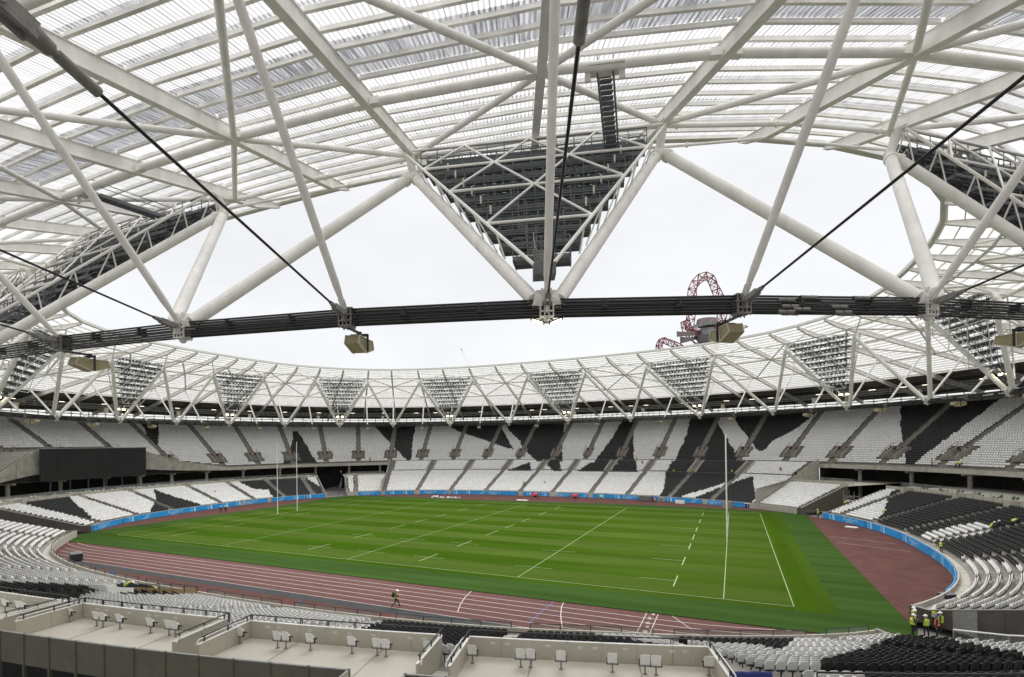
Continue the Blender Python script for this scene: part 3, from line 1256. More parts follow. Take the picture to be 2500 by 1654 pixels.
# the 290 seats that show largest are objects of their own
vis = np.where((uv[:, 0] > 5) & (uv[:, 0] < 2495) & (uv[:, 1] < 1650))[0]
order = vis[np.argsort(uv[vis, 2])]
single = order[:280]
is_single = np.zeros(len(seats), bool)
is_single[single] = True
for i in single:
    x, y, z, r, s = seats[i]
    o = link('stadium_seat', seat_b if black[i] else seat_w, None, (x, y, z), (0, 0, r))
    if black[i]:
        tag(o, 'black plastic seat in the closest rows at the lower right', 'seat', 'nearest black seats of the near stand')
    else:
        tag(o, 'white plastic seat in the closest rows right of the box terrace', 'seat', 'nearest white seats of the near stand')


def seat_field(name, idx, src, label):
    """one object that sets the seats out with geometry nodes"""
    me = bpy.data.meshes.new(name)
    me.from_pydata(seats[idx, :3].tolist(), [], [])
    at = me.attributes.new('turn', 'FLOAT', 'POINT')
    at.data.foreach_set('value', seats[idx, 3].astype(np.float32))
    o = link(name, me)
    ng = bpy.data.node_groups.new(name + '_nodes', 'GeometryNodeTree')
    ng.interface.new_socket('Geometry', in_out='INPUT', socket_type='NodeSocketGeometry')
    ng.interface.new_socket('Geometry', in_out='OUTPUT', socket_type='NodeSocketGeometry')
    gi, go = ng.nodes.new('NodeGroupInput'), ng.nodes.new('NodeGroupOutput')
    ip = ng.nodes.new('GeometryNodeInstanceOnPoints')
    oi = ng.nodes.new('GeometryNodeObjectInfo')
    oi.inputs['Object'].default_value = src
    oi.inputs['As Instance'].default_value = True
    na = ng.nodes.new('GeometryNodeInputNamedAttribute')
    na.data_type = 'FLOAT'
    na.inputs['Name'].default_value = 'turn'
    cx = ng.nodes.new('ShaderNodeCombineXYZ')
    er = ng.nodes.new('FunctionNodeEulerToRotation')
    L = ng.links.new
    L(gi.outputs[0], ip.inputs['Points'])
    L(oi.outputs['Geometry'], ip.inputs['Instance'])
    L(na.outputs['Attribute'], cx.inputs['Z'])
    L(cx.outputs[0], er.inputs[0])
    L(er.outputs[0], ip.inputs['Rotation'])
    L(ip.outputs['Instances'], go.inputs[0])
    md = o.modifiers.new('seats', 'NODES')
    md.node_group = ng
    return tag(o, label, 'seats', None, 'stuff')


def seat_mesh_field(name, idx, src_me, label):
    """all the remaining seats of one colour as one joined mesh"""
    nv = len(src_me.vertices)
    sv = np.empty(nv * 3)
    src_me.vertices.foreach_get('co', sv)
    sv = sv.reshape(-1, 3)
    polys = [tuple(p.vertices) for p in src_me.polygons]
    pm = [p.material_index for p in src_me.polygons]
    lt = np.array([len(p) for p in polys])
    lv = np.concatenate([np.array(p) for p in polys])
    n = len(idx)
    pos, rot = seats[idx, :3], seats[idx, 3]
    jit = rng.normal(0, .02, n)
    c, s_ = np.cos(rot + jit), np.sin(rot + jit)
    X = c[:, None] * sv[None, :, 0] - s_[:, None] * sv[None, :, 1] + pos[:, None, 0]
    Y = s_[:, None] * sv[None, :, 0] + c[:, None] * sv[None, :, 1] + pos[:, None, 1]
    Z = sv[None, :, 2] + pos[:, None, 2]
    V = np.stack([X, Y, Z], -1).reshape(-1, 3)
    me = bpy.data.meshes.new(name)
    me.vertices.add(n * nv)
    me.vertices.foreach_set('co', V.astype(np.float32).ravel())
    loops = (lv[None, :] + (np.arange(n) * nv)[:, None]).ravel()
    me.loops.add(len(loops))
    me.loops.foreach_set('vertex_index', loops.astype(np.int32))
    ltt = np.tile(lt, n)
    me.polygons.add(len(ltt))
    me.polygons.foreach_set('loop_start', np.r_[0, np.cumsum(ltt)[:-1]].astype(np.int32))
    for m in src_me.materials:
        me.materials.append(m)
    me.polygons.foreach_set('material_index', np.tile(np.array(pm), n).astype(np.int32))
    me.update(calc_edges=True)
    return tag(link(name, me), label, 'seats', None, 'stuff')


rest = np.where(~is_single)[0]
seat_mesh_field('white_seats', rest[~black[rest]], far_w, 'all the other white plastic seats filling the rows of the stands')
seat_mesh_field('black_seats', rest[black[rest]], far_b, 'all the other black plastic seats making dark shapes in the stands')
print('seats', len(seats), 'white', (~black).sum())
# ------------------------------------------------------------------ roof geometry
ROOF_Z, ROOF_S = 39.5, .22


def supe(a, b, n, N=1440):
    th = np.linspace(0, 2 * PI, N, endpoint=False)
    c, s = np.cos(th), np.sin(th)
    return np.c_[a * np.sign(c) * np.abs(c) ** (2 / n), b * np.sign(s) * np.abs(s) ** (2 / n)]


EDGE = supe(71.0, 50.25, 2.7)
RP, TP = (88.51, 68.56, 2.1), (82.67, 56.59, 2.2)


def polar_pt(prm, phi):
    a, b, n = prm
    c, s = math.cos(phi), math.sin(phi)
    r = (abs(c / a) ** n + abs(s / b) ** n) ** (-1 / n)
    return np.array([r * c, r * s])


def sup_n(prm, p):
    a, b, n = prm
    v = np.array([np.sign(p[0]) * abs(p[0] / a) ** (n - 1) / a, np.sign(p[1]) * abs(p[1] / b) ** (n - 1) / b])
    return v / np.linalg.norm(v)


def distE(p):
    d2 = ((EDGE - p) ** 2).sum(1)
    i = int(np.argmin(d2))
    dd = math.sqrt(d2[i])
    return -dd if (p @ p) < (EDGE[i] @ EDGE[i]) else dd


def roofz(L):
    return ROOF_Z - ROOF_S * L


half = [0, 9.3, 19.7, 30.8, 42.8, 57.0, 73.2, 90, 106.8, 123.0, 137.2, 149.2, 160.3, 170.7]
NODE = half + [180 + h for h in half]
TOPA = [4.65, 14.5, 25.2, 36.3, 49.9, 65.0, 81.4, 98.6, 115.0, 130.1, 143.1, 154.8, 165.5, 175.35]
TOPA = TOPA + [180 + h for h in TOPA]


class Raf:
    """a radial line of the roof through the cable ring at one polar angle"""
    def __init__(self, deg):
        self.deg = deg
        ph = math.radians(deg)
        self.r = polar_pt(RP, ph)
        n = sup_n(RP, self.r) * .75 + np.array([math.cos(ph), math.sin(ph)]) * .25
        self.n = n / np.linalg.norm(n)
        ts = np.linspace(-28, 62, 181)
        self.ts = ts
        self.Ls = np.array([distE(self.r + self.n * t) for t in ts])

    def at(self, L, dz=0.0):
        t = np.interp(L, self.Ls, self.ts)
        p = self.r + self.n * t
        return np.array([p[0], p[1], roofz(L) + dz])

    def out(self, t, z):
        p = self.r + self.n * t
        return np.array([p[0], p[1], z])

    def top(self):
        """where the leaning tubes meet under this rafter"""
        ts = np.linspace(-24, 0, 300)
        Q = self.r + self.n * ts[:, None]
        a, b, n = TP
        f = np.abs(Q[:, 0] / a) ** n + np.abs(Q[:, 1] / b) ** n - 1
        p = Q[int(np.argmax(f > 0))]
        return np.array([p[0], p[1], 35.7])

    def L_of(self, t):
        return float(np.interp(t, self.ts, self.Ls))

    def n3(self):
        return np.array([self.n[0], self.n[1], 0])

    def t3(self):
        return np.array([-self.n[1], self.n[0], 0])


RN = [Raf(a) for a in NODE]
RT = [Raf(a) for a in TOPA]
RAF = []
for k in range(28):
    RAF += [RN[k], RT[k]]


def ring_near(deg):
    d = (deg + 60 + 180) % 360 - 180
    return abs(d) < 46


roof = thing('stadium_roof', 'white steel roof of rafters, tubes and translucent sheets ringing the open sky', 'roof', (0, 0, 30))

# rafters: tapered box girders with bottom flange
for rf in RAF:
    g = MB()
    Ls = [.25, 3.0, 13.5, 26, 40, 57]
    t3 = rf.t3()
    for a, b in zip(Ls[:-1], Ls[1:]):
        ha, hb = (.28 if a < 1 else .86), .86
        pa, pb = rf.at(a), rf.at(b)
        za0, za1 = -.36, -.36 - ha
        zb0, zb1 = -.36, -.36 - hb
        vs = []
        for p, z0, z1 in ((pa, za0, za1), (pb, zb0, zb1)):
            for w, z in ((-.11, z0), (.11, z0), (.11, z1), (-.11, z1)):
                vs.append(p + t3 * w + (0, 0, z))
        g.add(vs, ((0, 4, 5, 1), (1, 5, 6, 2), (2, 6, 7, 3), (3, 7, 4, 0), (0, 1, 2, 3), (7, 6, 5, 4)))
        vs = []
        for p, z1 in ((pa, za1), (pb, zb1)):
            for w, z in ((-.25, z1), (.25, z1), (.25, z1 - .05), (-.25, z1 - .05)):
                vs.append(p + t3 * w + (0, 0, z))
        g.add(vs, ((0, 4, 5, 1), (1, 5, 6, 2), (2, 6, 7, 3), (3, 7, 4, 0), (0, 1, 2, 3), (7, 6, 5, 4)))
        vs = []
        for p in (pa, pb):
            for w, z in ((-.2, -.31), (.2, -.31), (.2, -.36), (-.2, -.36)):
                vs.append(p + t3 * w + (0, 0, z))
        g.add(vs, ((0, 4, 5, 1), (1, 5, 6, 2), (2, 6, 7, 3), (3, 7, 4, 0), (0, 1, 2, 3), (7, 6, 5, 4)))
    part('rafter', g, m_steel, roof)

# purlins and sheets, bay by bay
PUR = [.5 + 1.43 * i for i in range(28)] + [40.2]
NB = len(RAF)
bays = sorted(range(NB), key=lambda j: abs(((RAF[j].deg + RAF[(j + 1) % NB].deg + (360 if j == NB - 1 else 0)) / 2 + 60 + 180) % 360 - 180))
near_bays = bays[:11]
rest_p = MB()
for bi, j in enumerate(bays):
    A, B = RAF[j], RAF[(j + 1) % NB]
    for i, L in enumerate(PUR):
        a, b = A.at(L, -.17), B.at(L, -.17)
        d = (b - a) / np.linalg.norm(b - a)
        a, b = a + d * .12, b - d * .12
        nr = (A.n3() + B.n3())
        nr = nr / np.linalg.norm(nr)
        upv = np.array([nr[0] * ROOF_S, nr[1] * ROOF_S, 1])
        tgt = MB() if bi < 10 else rest_p
        if bi < 10:
            tgt.beam(a, b, .09, .27, upv)
            # lower lip of the section
            tgt.beam(a - (0, 0, .135) + nr * .06, b - (0, 0, .135) + nr * .06, .15, .018, upv)
            part('purlin', tgt, m_steel, roof)
        else:
            tgt.beam(a, b, .11, .27, upv)
part('purlin', rest_p, m_steel, roof)['kind'] = 'stuff'


def sheet(A, B, L0, L1, corr, mtl, name, lift=0.0, over=.25):
    """corrugated sheet course between two rafter lines; ribs run down the slope"""
    a0, b0, a1, b1 = A.at(L0, .02 + lift), B.at(L0, .02 + lift), A.at(L1 + over, .02 + lift), B.at(L1 + over, .02 + lift)
    W = np.linalg.norm((b0 + b1 - a0 - a1) / 2)
    nr = max(1, int(round(W / corr))) if corr else 1
    m = nr * 2 if corr else 6
    me = MB()
    rows, uvs = [], []
    for (p, q, v) in ((a0, b0, 0.0), (a1, b1, L1 - L0)):
        r = []
        for k in range(m + 1):
            t = k / m
            h = (.045 if k % 2 else 0.0) if corr else 0.0
            r.append(p + (q - p) * t + np.array([0, 0, h]))
            uvs.append((t * W + A.deg * 1.7, v + L0))
        rows.append(r)
    me.grid(rows)
    mesh = me.mesh(name, mtl, (0, 0, 30))
    ul = mesh.uv_layers.new(name='UVMap')
    li = np.empty(len(mesh.loops), dtype=np.int32)
    mesh.loops.foreach_get('vertex_index', li)
    ul.data.foreach_set('uv', np.array(uvs, np.float32)[li].ravel())
    return link(name, mesh, roof)


for bi, j in enumerate(bays):
    A, B = RAF[j], RAF[(j + 1) % NB]
    if bi < 13:
        for i in range(0, 28, 2):
            L0, L1 = (PUR[i] if i else .0), PUR[i + 2]
            if i == 10:
                sheet(A, B, L0, L1, .27, m_clear, 'clear_sheet', .01)
            else:
                sheet(A, B, L0, L1, .27, m_sheet, 'roof_sheet', .012 * ((i // 2) % 2))
    else:
        sheet(A, B, 0.0, 40.2, .9, m_sheet, 'roof_sheet', 0, 0)
    # solid outer soffit
    g = MB()
    g.quad(A.at(40.2, .05), B.at(40.2, .05), B.at(58, .05), A.at(58, .05))
    g.quad(A.at(40.2, -.3), B.at(40.2, -.3), B.at(40.2, .1), A.at(40.2, .1))
    for L in (44, 48, 52, 56):
        g.beam(A.at(L, -.2), B.at(L, -.2), .2, .4)
    part('soffit_panel', g, m_rim, roof)
    # fascia along the open edge
    g = MB()
    g.beam(A.at(-.05, -.12), B.at(-.05, -.12), .12, .36)
    g.beam(A.at(.2, -.32), B.at(.2, -.32), .4, .04)
    part('edge_fascia', g, m_steel2, roof)

# ring tubes and X bracing
for j in range(NB):
    A, B = RAF[j], RAF[(j + 1) % NB]
    for L, r, dz in ((13.5, .25, -.95), (26.0, .22, -.95)):
        a, b = A.at(L, dz), B.at(L, dz)
        d = (b - a) / np.linalg.norm(b - a)
        g = MB()
        g.tube(a + d * .75, b - d * .75, r, 14)
        for p, s_ in ((a, 1), (b, -1)):      # bolted end blocks
            g.beam(p + d * s_ * .2, p + d * s_ * .8, .42, .42)
        part('ring_tube', g, m_steel, roof)
    g = MB()
    a, b = A.at(5.2, -1.15), B.at(5.2, -1.15)
    g.tube(a, b, .17, 10)
    d = (b - a) / np.linalg.norm(b - a)
    for t in (.12, .88):
        p = a + (b - a) * t
        g.tube(p - d * .06, p + d * .06, .25, 10)
    part('inner_ring_tube', g, m_steel, roof)
for k in range(28):
    rn, ra, rb = RN[k], RT[k - 1], RT[k]
    c = rn.at(13.5, -1.0)
    for rr in (ra, rb):
        for L in (5.2, 26.0):
            e = rr.at(L, -1.05)
            d = (e - c) / np.linalg.norm(e - c)
            g = MB()
            g.tube(c + d * .5, e - d * .35, .19, 12)
            part('brace_tube', g, m_steel, roof)
    # V tubes and thin edge ties
    base = rn.out(0, 22.62)
    for rr, sg in ((ra, -1), (rb, 1)):
        top = rr.top()
        st = base + rn.t3() * sg * .62 + (0, 0, .12)
        d = (top - st) / np.linalg.norm(top - st)
        g = MB()
        g.tube(st, top - d * .55, .355, 18)
        for t_ in (.33, .66):      # butt welds
            w_ = st + (top - st) * t_
            g.tube(w_ - d * .035, w_ + d * .035, .363, 18)
        g.tube(top - d * .95, top - d * .83, .43, 18)
        g.tube(top - d * .80, top - d * .70, .43, 18)
        g.tube(top - d * .6, top - d * .05, .33, 16, .26)
        g.tube(st, base + rn.t3() * sg * .2, .41, 14, .30)
        part('leaning_tube', g, m_steel, roof)
        tip = rn.at(2.6, -1.15)
        e = top + (0, 0, .25)
        d = (tip - e) / np.linalg.norm(tip - e)
        g = MB()
        g.tube(e, tip, .10, 8)
        for t in (.25, .75):
            p = e + (tip - e) * t
            g.tube(p - d * .05, p + d * .05, .17, 10)
        part('edge_tie', g, m_steel, roof)
for rr in RT:
    top = rr.top()
    g = MB()
    upn = rr.at(rr.L_of(float((top[:2] - rr.r) @ rr.n)) + .6, -1.2)
    g.tube(top - (0, 0, .25), upn, .26, 14, .34)
    g.sphere(top, .36, 12, 8)
    g.beam(upn + rr.n3() * -.7, upn + rr.n3() * .7, .5, .08)
    part('head_joint', g, m_steel, roof)

# struts and stay cables from every clamp of the cable ring (28 nodes and 28 points between)
MIDR = []
for k in range(28):
    MIDR.append(RT[k])
CL = []
for k in range(28):
    CL += [('node', RN[k]), ('mid', RT[k])]
for kind_, rr in CL:
    p0 = rr.out(.15, 22.55)
    Lt = rr.L_of(9.3)
    p1 = rr.at(Lt, -1.15)
    d = (p1 - p0) / np.linalg.norm(p1 - p0)
    g = MB()
    g.tube(p0 + d * 1.5, p1 - d * .3, .185, 14)
    g.tube(p0 + d * 6.2, p0 + d * 6.26, .19, 14)
    g.tube(p0 + d * .2, p0 + d * 1.5, .09, 12, .185)
    g.beam(p0 - d * .1, p0 + d * .75, .05, .34, rr.t3())
    part('prop_tube', g, m_steel2 if 0 else m_steel, roof)
    q0, q1 = rr.out(.55, 22.3 + .12), rr.out(36.0, 28.2)
    d = (q1 - q0) / np.linalg.norm(q1 - q0)
    g = MB()
    g.tube(q0 + d * .9, q1, .052, 8)
    sc = part('stay_cable', g, m_cable, roof)
    g = MB()
    g.tube(q0 + d * .75, q0 + d * 1.25, .15, 10, .085)
    for s_ in (-1, 1):
        g.beam(q0 + rr.t3() * s_ * .13, q0 + d * .85 + rr.t3() * s_ * .11, .07, .26)
    g.tube(q0 - rr.t3() * .24, q0 + rr.t3() * .24, .11, 10)
    link('fork_socket', g.mesh('fork_socket', m_cast, (0, 0, 30)), sc)
    if ring_near(rr.deg):
        f0 = q0 + d * 13.2
        g = MB()
        g.tube(f0, f0 + d * 1.0, .14, 14)
        g.tube(f0 + d * 1.0, f0 + d * 1.15, .10, 12)
        g.tube(f0 + d * 1.15, f0 + d * 1.6, .17, 14, .22)
        for s_ in (-1, 1):
            g.beam(f0 + d * 1.55 + rr.t3() * s_ * .15, f0 + d * 2.6 + rr.t3() * s_ * .15, .10, .40)
        g.tube(f0 + d * 2.35 - rr.t3() * .26, f0 + d * 2.35 + rr.t3() * .26, .15, 14)
        link('turnbuckle_socket', g.mesh('turnbuckle_socket', m_cast, (0, 0, 30)), sc)

# ------------------------------------------------------------------ cable ring
tr = thing('tension_ring', 'thick bundle of black cables ringing the stadium below the roof edge', 'cable ring', (0, 0, 22.3))
CP = [rr for _, rr in CL]
for col in (-1, 1):
    for row in range(6):
        dz = .36 - row * .135 - (.05 if row >= 3 else 0) + (.02 if row < 2 else 0)
        g = MB()
        pts = [rr.out(col * .19, 22.3 + dz) for rr in CP]
        for a, b in zip(pts, pts[1:] + pts[:1]):
            g.tube(a, b, .054, 8, cap=False)
        part('cable', g, m_cable, tr)
for (kind_, rr) in CL:
    g = MB()
    t3, n3 = rr.t3(), rr.n3()
    c = rr.out(0, 22.3)
    for dz in (.44, .10, -.20, -.46):
        g.obox(c + (0, 0, dz), n3 * .34, t3 * (.42 if dz > 0 else .34), (0, 0, .035))
    for q in (-.32, -.11, .11, .32):
        g.obox(c + t3 * q, n3 * .31, t3 * .03, (0, 0, .43))
    g.obox(c + n3 * .33, n3 * .20, t3 * .07, (0, 0, .30))
    for q in (-.3, -.1, .1, .3):
        for sg in (-1, 1):
            g.tube(c + t3 * q + n3 * sg * .26 - (0, 0, .58), c + t3 * q + n3 * sg * .26 + (0, 0, .5), .03, 6)
    if kind_ == 'node':
        for sg in (-1, 1):
            g.obox(c + t3 * sg * .22 + (0, 0, .62), n3 * .28, t3 * .045, (0, 0, .32))
        g.tube(c + (0, 0, .72) - t3 * .5, c + (0, 0, .72) + t3 * .5, .2, 12)
        g.sphere(c - (0, 0, .55), .2, 10, 6)
    cc = part('clamp_casting', g, m_cast if kind_ == 'mid' else m_steel2, tr)
# spacers along the near cables, and the sleeve couplers in the near right bay
sp = MB()
for i in range(len(CP)):
    a, b = CP[i], CP[(i + 1) % len(CP)]
    for t in (.3, .68):
        p = a.out(0, 22.3) * (1 - t) + b.out(0, 22.3) * t
        d = b.out(0, 0) - a.out(0, 0)
        d /= np.linalg.norm(d)
        nn = np.array([d[1], -d[0], 0])
        sp.obox(p - (0, 0, .02), d * .16, nn * .27, (0, 0, .05))
        sp.obox(p + (0, 0, .2), d * .05, nn * .26, (0, 0, .16))
part('spacer_clip', sp, m_darker, tr)['kind'] = 'stuff'
i0 = min(range(len(CP)), key=lambda i: abs(((CP[i].deg + 49.5 + 180) % 360) - 180))
a, b = CP[i0], CP[(i0 + 1) % len(CP)]
for row, ts in ((0, (.34, .62)), (1, (.22,)), (3, (.24, .5)), (4, (.30,)), (5, (.22, .52))):
    dz = .36 - row * .135 - (.05 if row >= 3 else 0)
    for t in ts:
        for col in (1, -1):
            p, q = a.out(col * .19, 22.3 + dz), b.out(col * .19, 22.3 + dz)
            d = (q - p) / np.linalg.norm(q - p)
            m = p + (q - p) * (t + .05 * (col < 0))
            g = MB()
            g.tube(m - d * .42, m - d * .05, .095, 12)
            g.tube(m + d * .05, m + d * .42, .095, 12)
            g.tube(m - d * .06, m + d * .06, .065, 12)
            part('cable_coupler', g, m_cast, tr)

# ------------------------------------------------------------------ floodlight gantries between every second pair of leaning tubes
pad_k = [k for k in range(28) if (k % 2 == 1)]       # node numbers counted from 0 degrees: 9.3, 30.8, 57.1 ...
pads = []
for k in pad_k:
    c = RN[k].out(0, 26)
    u_, v_, _ = pr(c)[0]
    front = pr(c)[0][2]
    pads.append((k, u_, front))
far_pads = sorted([p for p in pads if p[2] > 60], key=lambda p: p[1])
fp_idx = {p[0]: i + 1 for i, p in enumerate(far_pads)}
lamp_me = MB()
lamp_me.tube((0, 0, 0), (0, -.34, 0), .17, 10, .26)
lamp_me.tube((0, -.34, 0), (0, -.36, 0), .26, 10, mi=1)
lamp_me.box((0, .12, 0), (.22, .28, .26))
LAMP = lamp_me.mesh('floodlight', [m_dark, m_lens])

for (k, u_, dep) in pads:
    rn, ra, rb = RN[k], RT[k - 1], RT[k]
    near = dep < 60 and ring_near(rn.deg)
    if dep < 0 or (dep < 60 and not near):
        # behind the camera or beside it
        pass
    N0 = rn.out(0, 22.9)
    T1, T2 = ra.top(), rb.top()
    Mt = (T1 + T2) / 2
    D = N0 - Mt
    Wv = (T2 - T1) / 2
    W = np.linalg.norm(Wv)
    wv = Wv / W
    nn = np.cross(D, wv)
    nn /= np.linalg.norm(nn)
    if nn @ rn.n3() < 0:
        nn = -nn
    if near:
        side = {-56.9: 0}.get(round(rn.deg, 1))
        dd = ((rn.deg + 56.9 + 180) % 360) - 180
        lab = ('dark floodlight gantry in white truss, large triangle hanging in the centre' if abs(dd) < 5 else
               'dark floodlight gantry seen edge on at the upper right corner' if dd > 0 else 'dark floodlight gantry seen edge on at the upper left side')
    elif k in fp_idx:
        lab = 'small floodlight gantry triangle under the far roof, %s from the left' % ORD[fp_idx[k]]
    else:
        lab = 'floodlight gantry triangle beside the viewpoint, %s one' % ('left' if u_ < 1250 else 'right')
    t = thing('floodlight_gantry', lab, 'floodlights', tuple(N0), 'floodlight gantries along the roof edge')
    # white outer truss
    ho = 1.65
    C1, C2 = T1 + nn * ho - wv * .3, T2 + nn * ho + wv * .3
    Bn = N0 + nn * .9 + (0, 0, .3)
    F = [.0, .2, .42, .68]
    lv = []
    for i, f in enumerate(F):
        a = C1 + (Bn - C1) * f
        b = C2 + (Bn - C2) * f
        n_ = [4, 3, 2, 1][i]
        lv.append([a + (b - a) * q / n_ for q in range(n_ + 1)])
    g = MB()
    rt_ = .085
    g.tube(C1, C2, rt_, 8)
    part('top_chord', g, m_steel, t)
    for e in (C1, C2):
        g = MB()
        g.tube(e, Bn, .10, 8)
        part('side_chord', g, m_steel, t)
    g = MB()
    for i in range(1, 4):
        g.tube(lv[i][0], lv[i][-1], rt_, 8)
    for i in range(3):
        hi, lo = lv[i], lv[i + 1]
        # each lower point is tied to the chord points either side above it
        for q, p in enumerate(lo):
            g.tube(p, hi[q] if 0 < q or i else hi[q], .07, 8)
            g.tube(p, hi[q + 1], .07, 8)
    part('lattice', g, m_steel, t)
    g = MB()
    hi_o = nn * (ho + 1.35)
    for i in range(4):
        if near:
            break
        if i:
            g.tube(lv[i][0] - hi_o, lv[i][-1] - hi_o, .06, 6)
        if i < 3:
            for q, p in enumerate(lv[i + 1]):
                g.tube(p - hi_o, lv[i][q] - hi_o, .06, 6)
                g.tube(p - hi_o, lv[i][q + 1] - hi_o, .06, 6)
    if g.f:
        part('inner_lattice', g, m_steel, t)
    # stub ties back to the leaning tubes
    g = MB()
    for f in (.0, .14, .3, .45, .6, .74):
        for e, T in ((C1, T1), (C2, T2)):
            p = e + (Bn - e) * f
            q = T + (N0 - T) * min(.97, f + .03)
            g.tube(p, q, .055, 6)
            if f < .7:
                g.tube(p, T + (N0 - T) * min(.97, f + .12), .045, 6)
    part('stub_tie', g, m_steel, t)['kind'] = 'stuff'
    # dark platforms
    nlev = 10
    lampstuff = MB()
    zup = np.array([0, 0, 1.0])
    for i in range(nlev):
        f = .03 + .77 * i / (nlev - 1)
        po = .42 - .5 * f
        c = Mt + D * f + nn * po
        hw = W * (1 - f) * .93 - .15
        g = MB()
        depth = .62 if near else .42
        bh = 1.0 if near else .55
        hn = np.array([nn[0], nn[1], 0])
        hn /= np.linalg.norm(hn)
        for q3 in (-.62, 0, .62):
            g.obox(c + hn * depth * q3, wv * hw, hn * depth * .2, zup * .03)
        g.obox(c + hn * depth - zup * .02, wv * hw, hn * .045, zup * .11 * bh)
        g.obox(c - hn * depth - zup * .02, wv * hw, hn * .045, zup * .13 * bh)
        g.obox(c - hn * (depth + .25) + zup * .55, wv * hw, hn * .05, zup * .10 * bh)
        g.obox(c - hn * (depth + .25) + zup * 1.12, wv * hw, hn * .05, zup * .08 * bh)
        for q in np.arange(-hw, hw + .01, 1.5):
            g.obox(c + wv * q - zup * .12, wv * .03, hn * depth, zup * .09)
        part('platform', g, m_dark, t)
        g = MB()
        rail_n = 2 if near else 1
        for rz in ((.55, 1.08) if near else (1.05,)):
            g.beam(c - wv * hw + hn * depth + zup * rz, c + wv * hw + hn * depth + zup * rz, .05, .05)
            g.beam(c - wv * hw * .98 - hn * .1 + zup * rz, c + wv * hw * .98 - hn * .1 + zup * rz, .04, .04)
        for q in np.linspace(-hw, hw, max(3, int(hw * 2 / 1.1))):
            g.beam(c + wv * q + hn * depth, c + wv * q + hn * depth + zup * 1.1, .05, .05)
            if near:
                g.beam(c + wv * q - hn * (depth + .2), c + wv * q - hn * (depth + .2) + zup * 1.35, .06, .06)
        part('guard_rail', g, m_dark, t)
        # lamps on the pitch side
        for rz in ((.55, 1.12) if near else (.85,)):
            for q in np.arange(-hw + .35, hw - .2, .72 if near else .86):
                pos = c + wv * q - hn * (depth + .3) + zup * rz
                if near and rz < 1:
                    o = link('floodlight', LAMP, t, tuple(pos - N0))
                    o.rotation_euler = (math.radians(24), 0, math.atan2(hn[1], hn[0]) - PI / 2)
                else:
                    a_ = pos - hn * .36 - zup * .12
                    lampstuff.tube(pos, a_, .16, 6, .26)
    part('floodlight', lampstuff, [m_dark, m_lens], t)['kind'] = 'stuff'
    # ladders between platforms, access stair at the foot
    g = MB()
    for i in range(nlev - 1):
        f0, f1 = .03 + .77 * i / (nlev - 1), .03 + .77 * (i + 1) / (nlev - 1)
        sgn = 1 if i % 2 else -.62
        hw = W * (1 - f1) * .45
        a = Mt + D * f1 + nn * .3 + wv * hw * sgn
        b = Mt + D * f0 + nn * .3 + wv * hw * sgn
        for q in (-.25, .25):
            g.beam(a + wv * q, b + wv * q + (0, 0, 1.0), .05, .06)
        for s_ in np.linspace(0, 1, 7):
            g.beam(a + (b - a) * s_ - wv * .25, a + (b - a) * s_ + wv * .25, .05, .04, mi=1)
    part('ladder', g, [m_dark, m_galv], t)
    g = MB()
    a, b = N0 + nn * .9 - D * .04 + (0, 0, .2), Mt + D * .81 + nn * .7
    for q in (-.42, .42):
        g.beam(a + wv * q, b + wv * q, .07, .22)
        g.beam(a + wv * q + (0, 0, 1.0), b + wv * q + (0, 0, 1.0), .05, .05)
        for s_ in np.linspace(0, 1, 5):
            p = a + (b - a) * s_ + wv * q
            g.beam(p, p + (0, 0, 1.0), .05, .05)
    for s_ in np.linspace(0, 1, 12):
        g.beam(a + (b - a) * s_ - wv * .42, a + (b - a) * s_ + wv * .42, .16, .035, mi=1)
    g.obox(a - (0, 0, .15), wv * .55, rn.n3() * .55, (0, 0, .28))
    part('access_stair', g, [m_dark, m_galv], t)
    if near:
        # covered stair that comes down from the ring tube above
        rq = RN[k]
        p1 = Raf((rn.deg + 2.6)).at(13.2, -1.0) if True else None
        p0 = Mt + D * .13 + nn * 1.1 + wv * W * .60
        g = MB()
        for q in (-.42, .42):
            g.beam(p0 + wv * q, p1 + wv * q, .09, .26)
            g.beam(p0 + wv * q + (0, 0, .95), p1 + wv * q + (0, 0, .95), .05, .05)
        n_ = 17
        for s_ in np.linspace(.02, .98, n_):
            p = p0 + (p1 - p0) * s_
            g.obox(p - (0, 0, .02), wv * .32, rn.n3() * .15, (0, 0, .045))
        part('high_stair', g, m_dark, t)
        g = MB()
        g.obox(p1 + (0, 0, -.1), wv * .95, rn.n3() * .5, (0, 0, .05))
        for q in (-.9, .9):
            g.beam(p1 + wv * q - (0, 0, .7), p1 + wv * q + (0, 0, .3), .12, .3)
        part('stair_bracket', g, m_steel2, t)
    # a few lit work lamps
    g = MB()
    if not near:
        for q in (-.3, .3):
            p = N0 + nn * .5 - D * .16 + wv * q * 2.4
            g = MB()
            g.obox(p, wv * .30, nn * .1, (0, 0, .10))
            part('work_lamp', g, m_lamp, t)
    else:
        for i in range(1, 8):
            f = .06 + .735 * i / 9
            for sg in (-1, 1):
                p = Mt + D * f + nn * 1.15 + wv * sg * W * (1 - f) * .82
                g.obox(p + (0, 0, .6), wv * .05, nn * .05, (0, 0, .2))
        part('work_lamp', g, m_tan2, t)['kind'] = 'stuff'

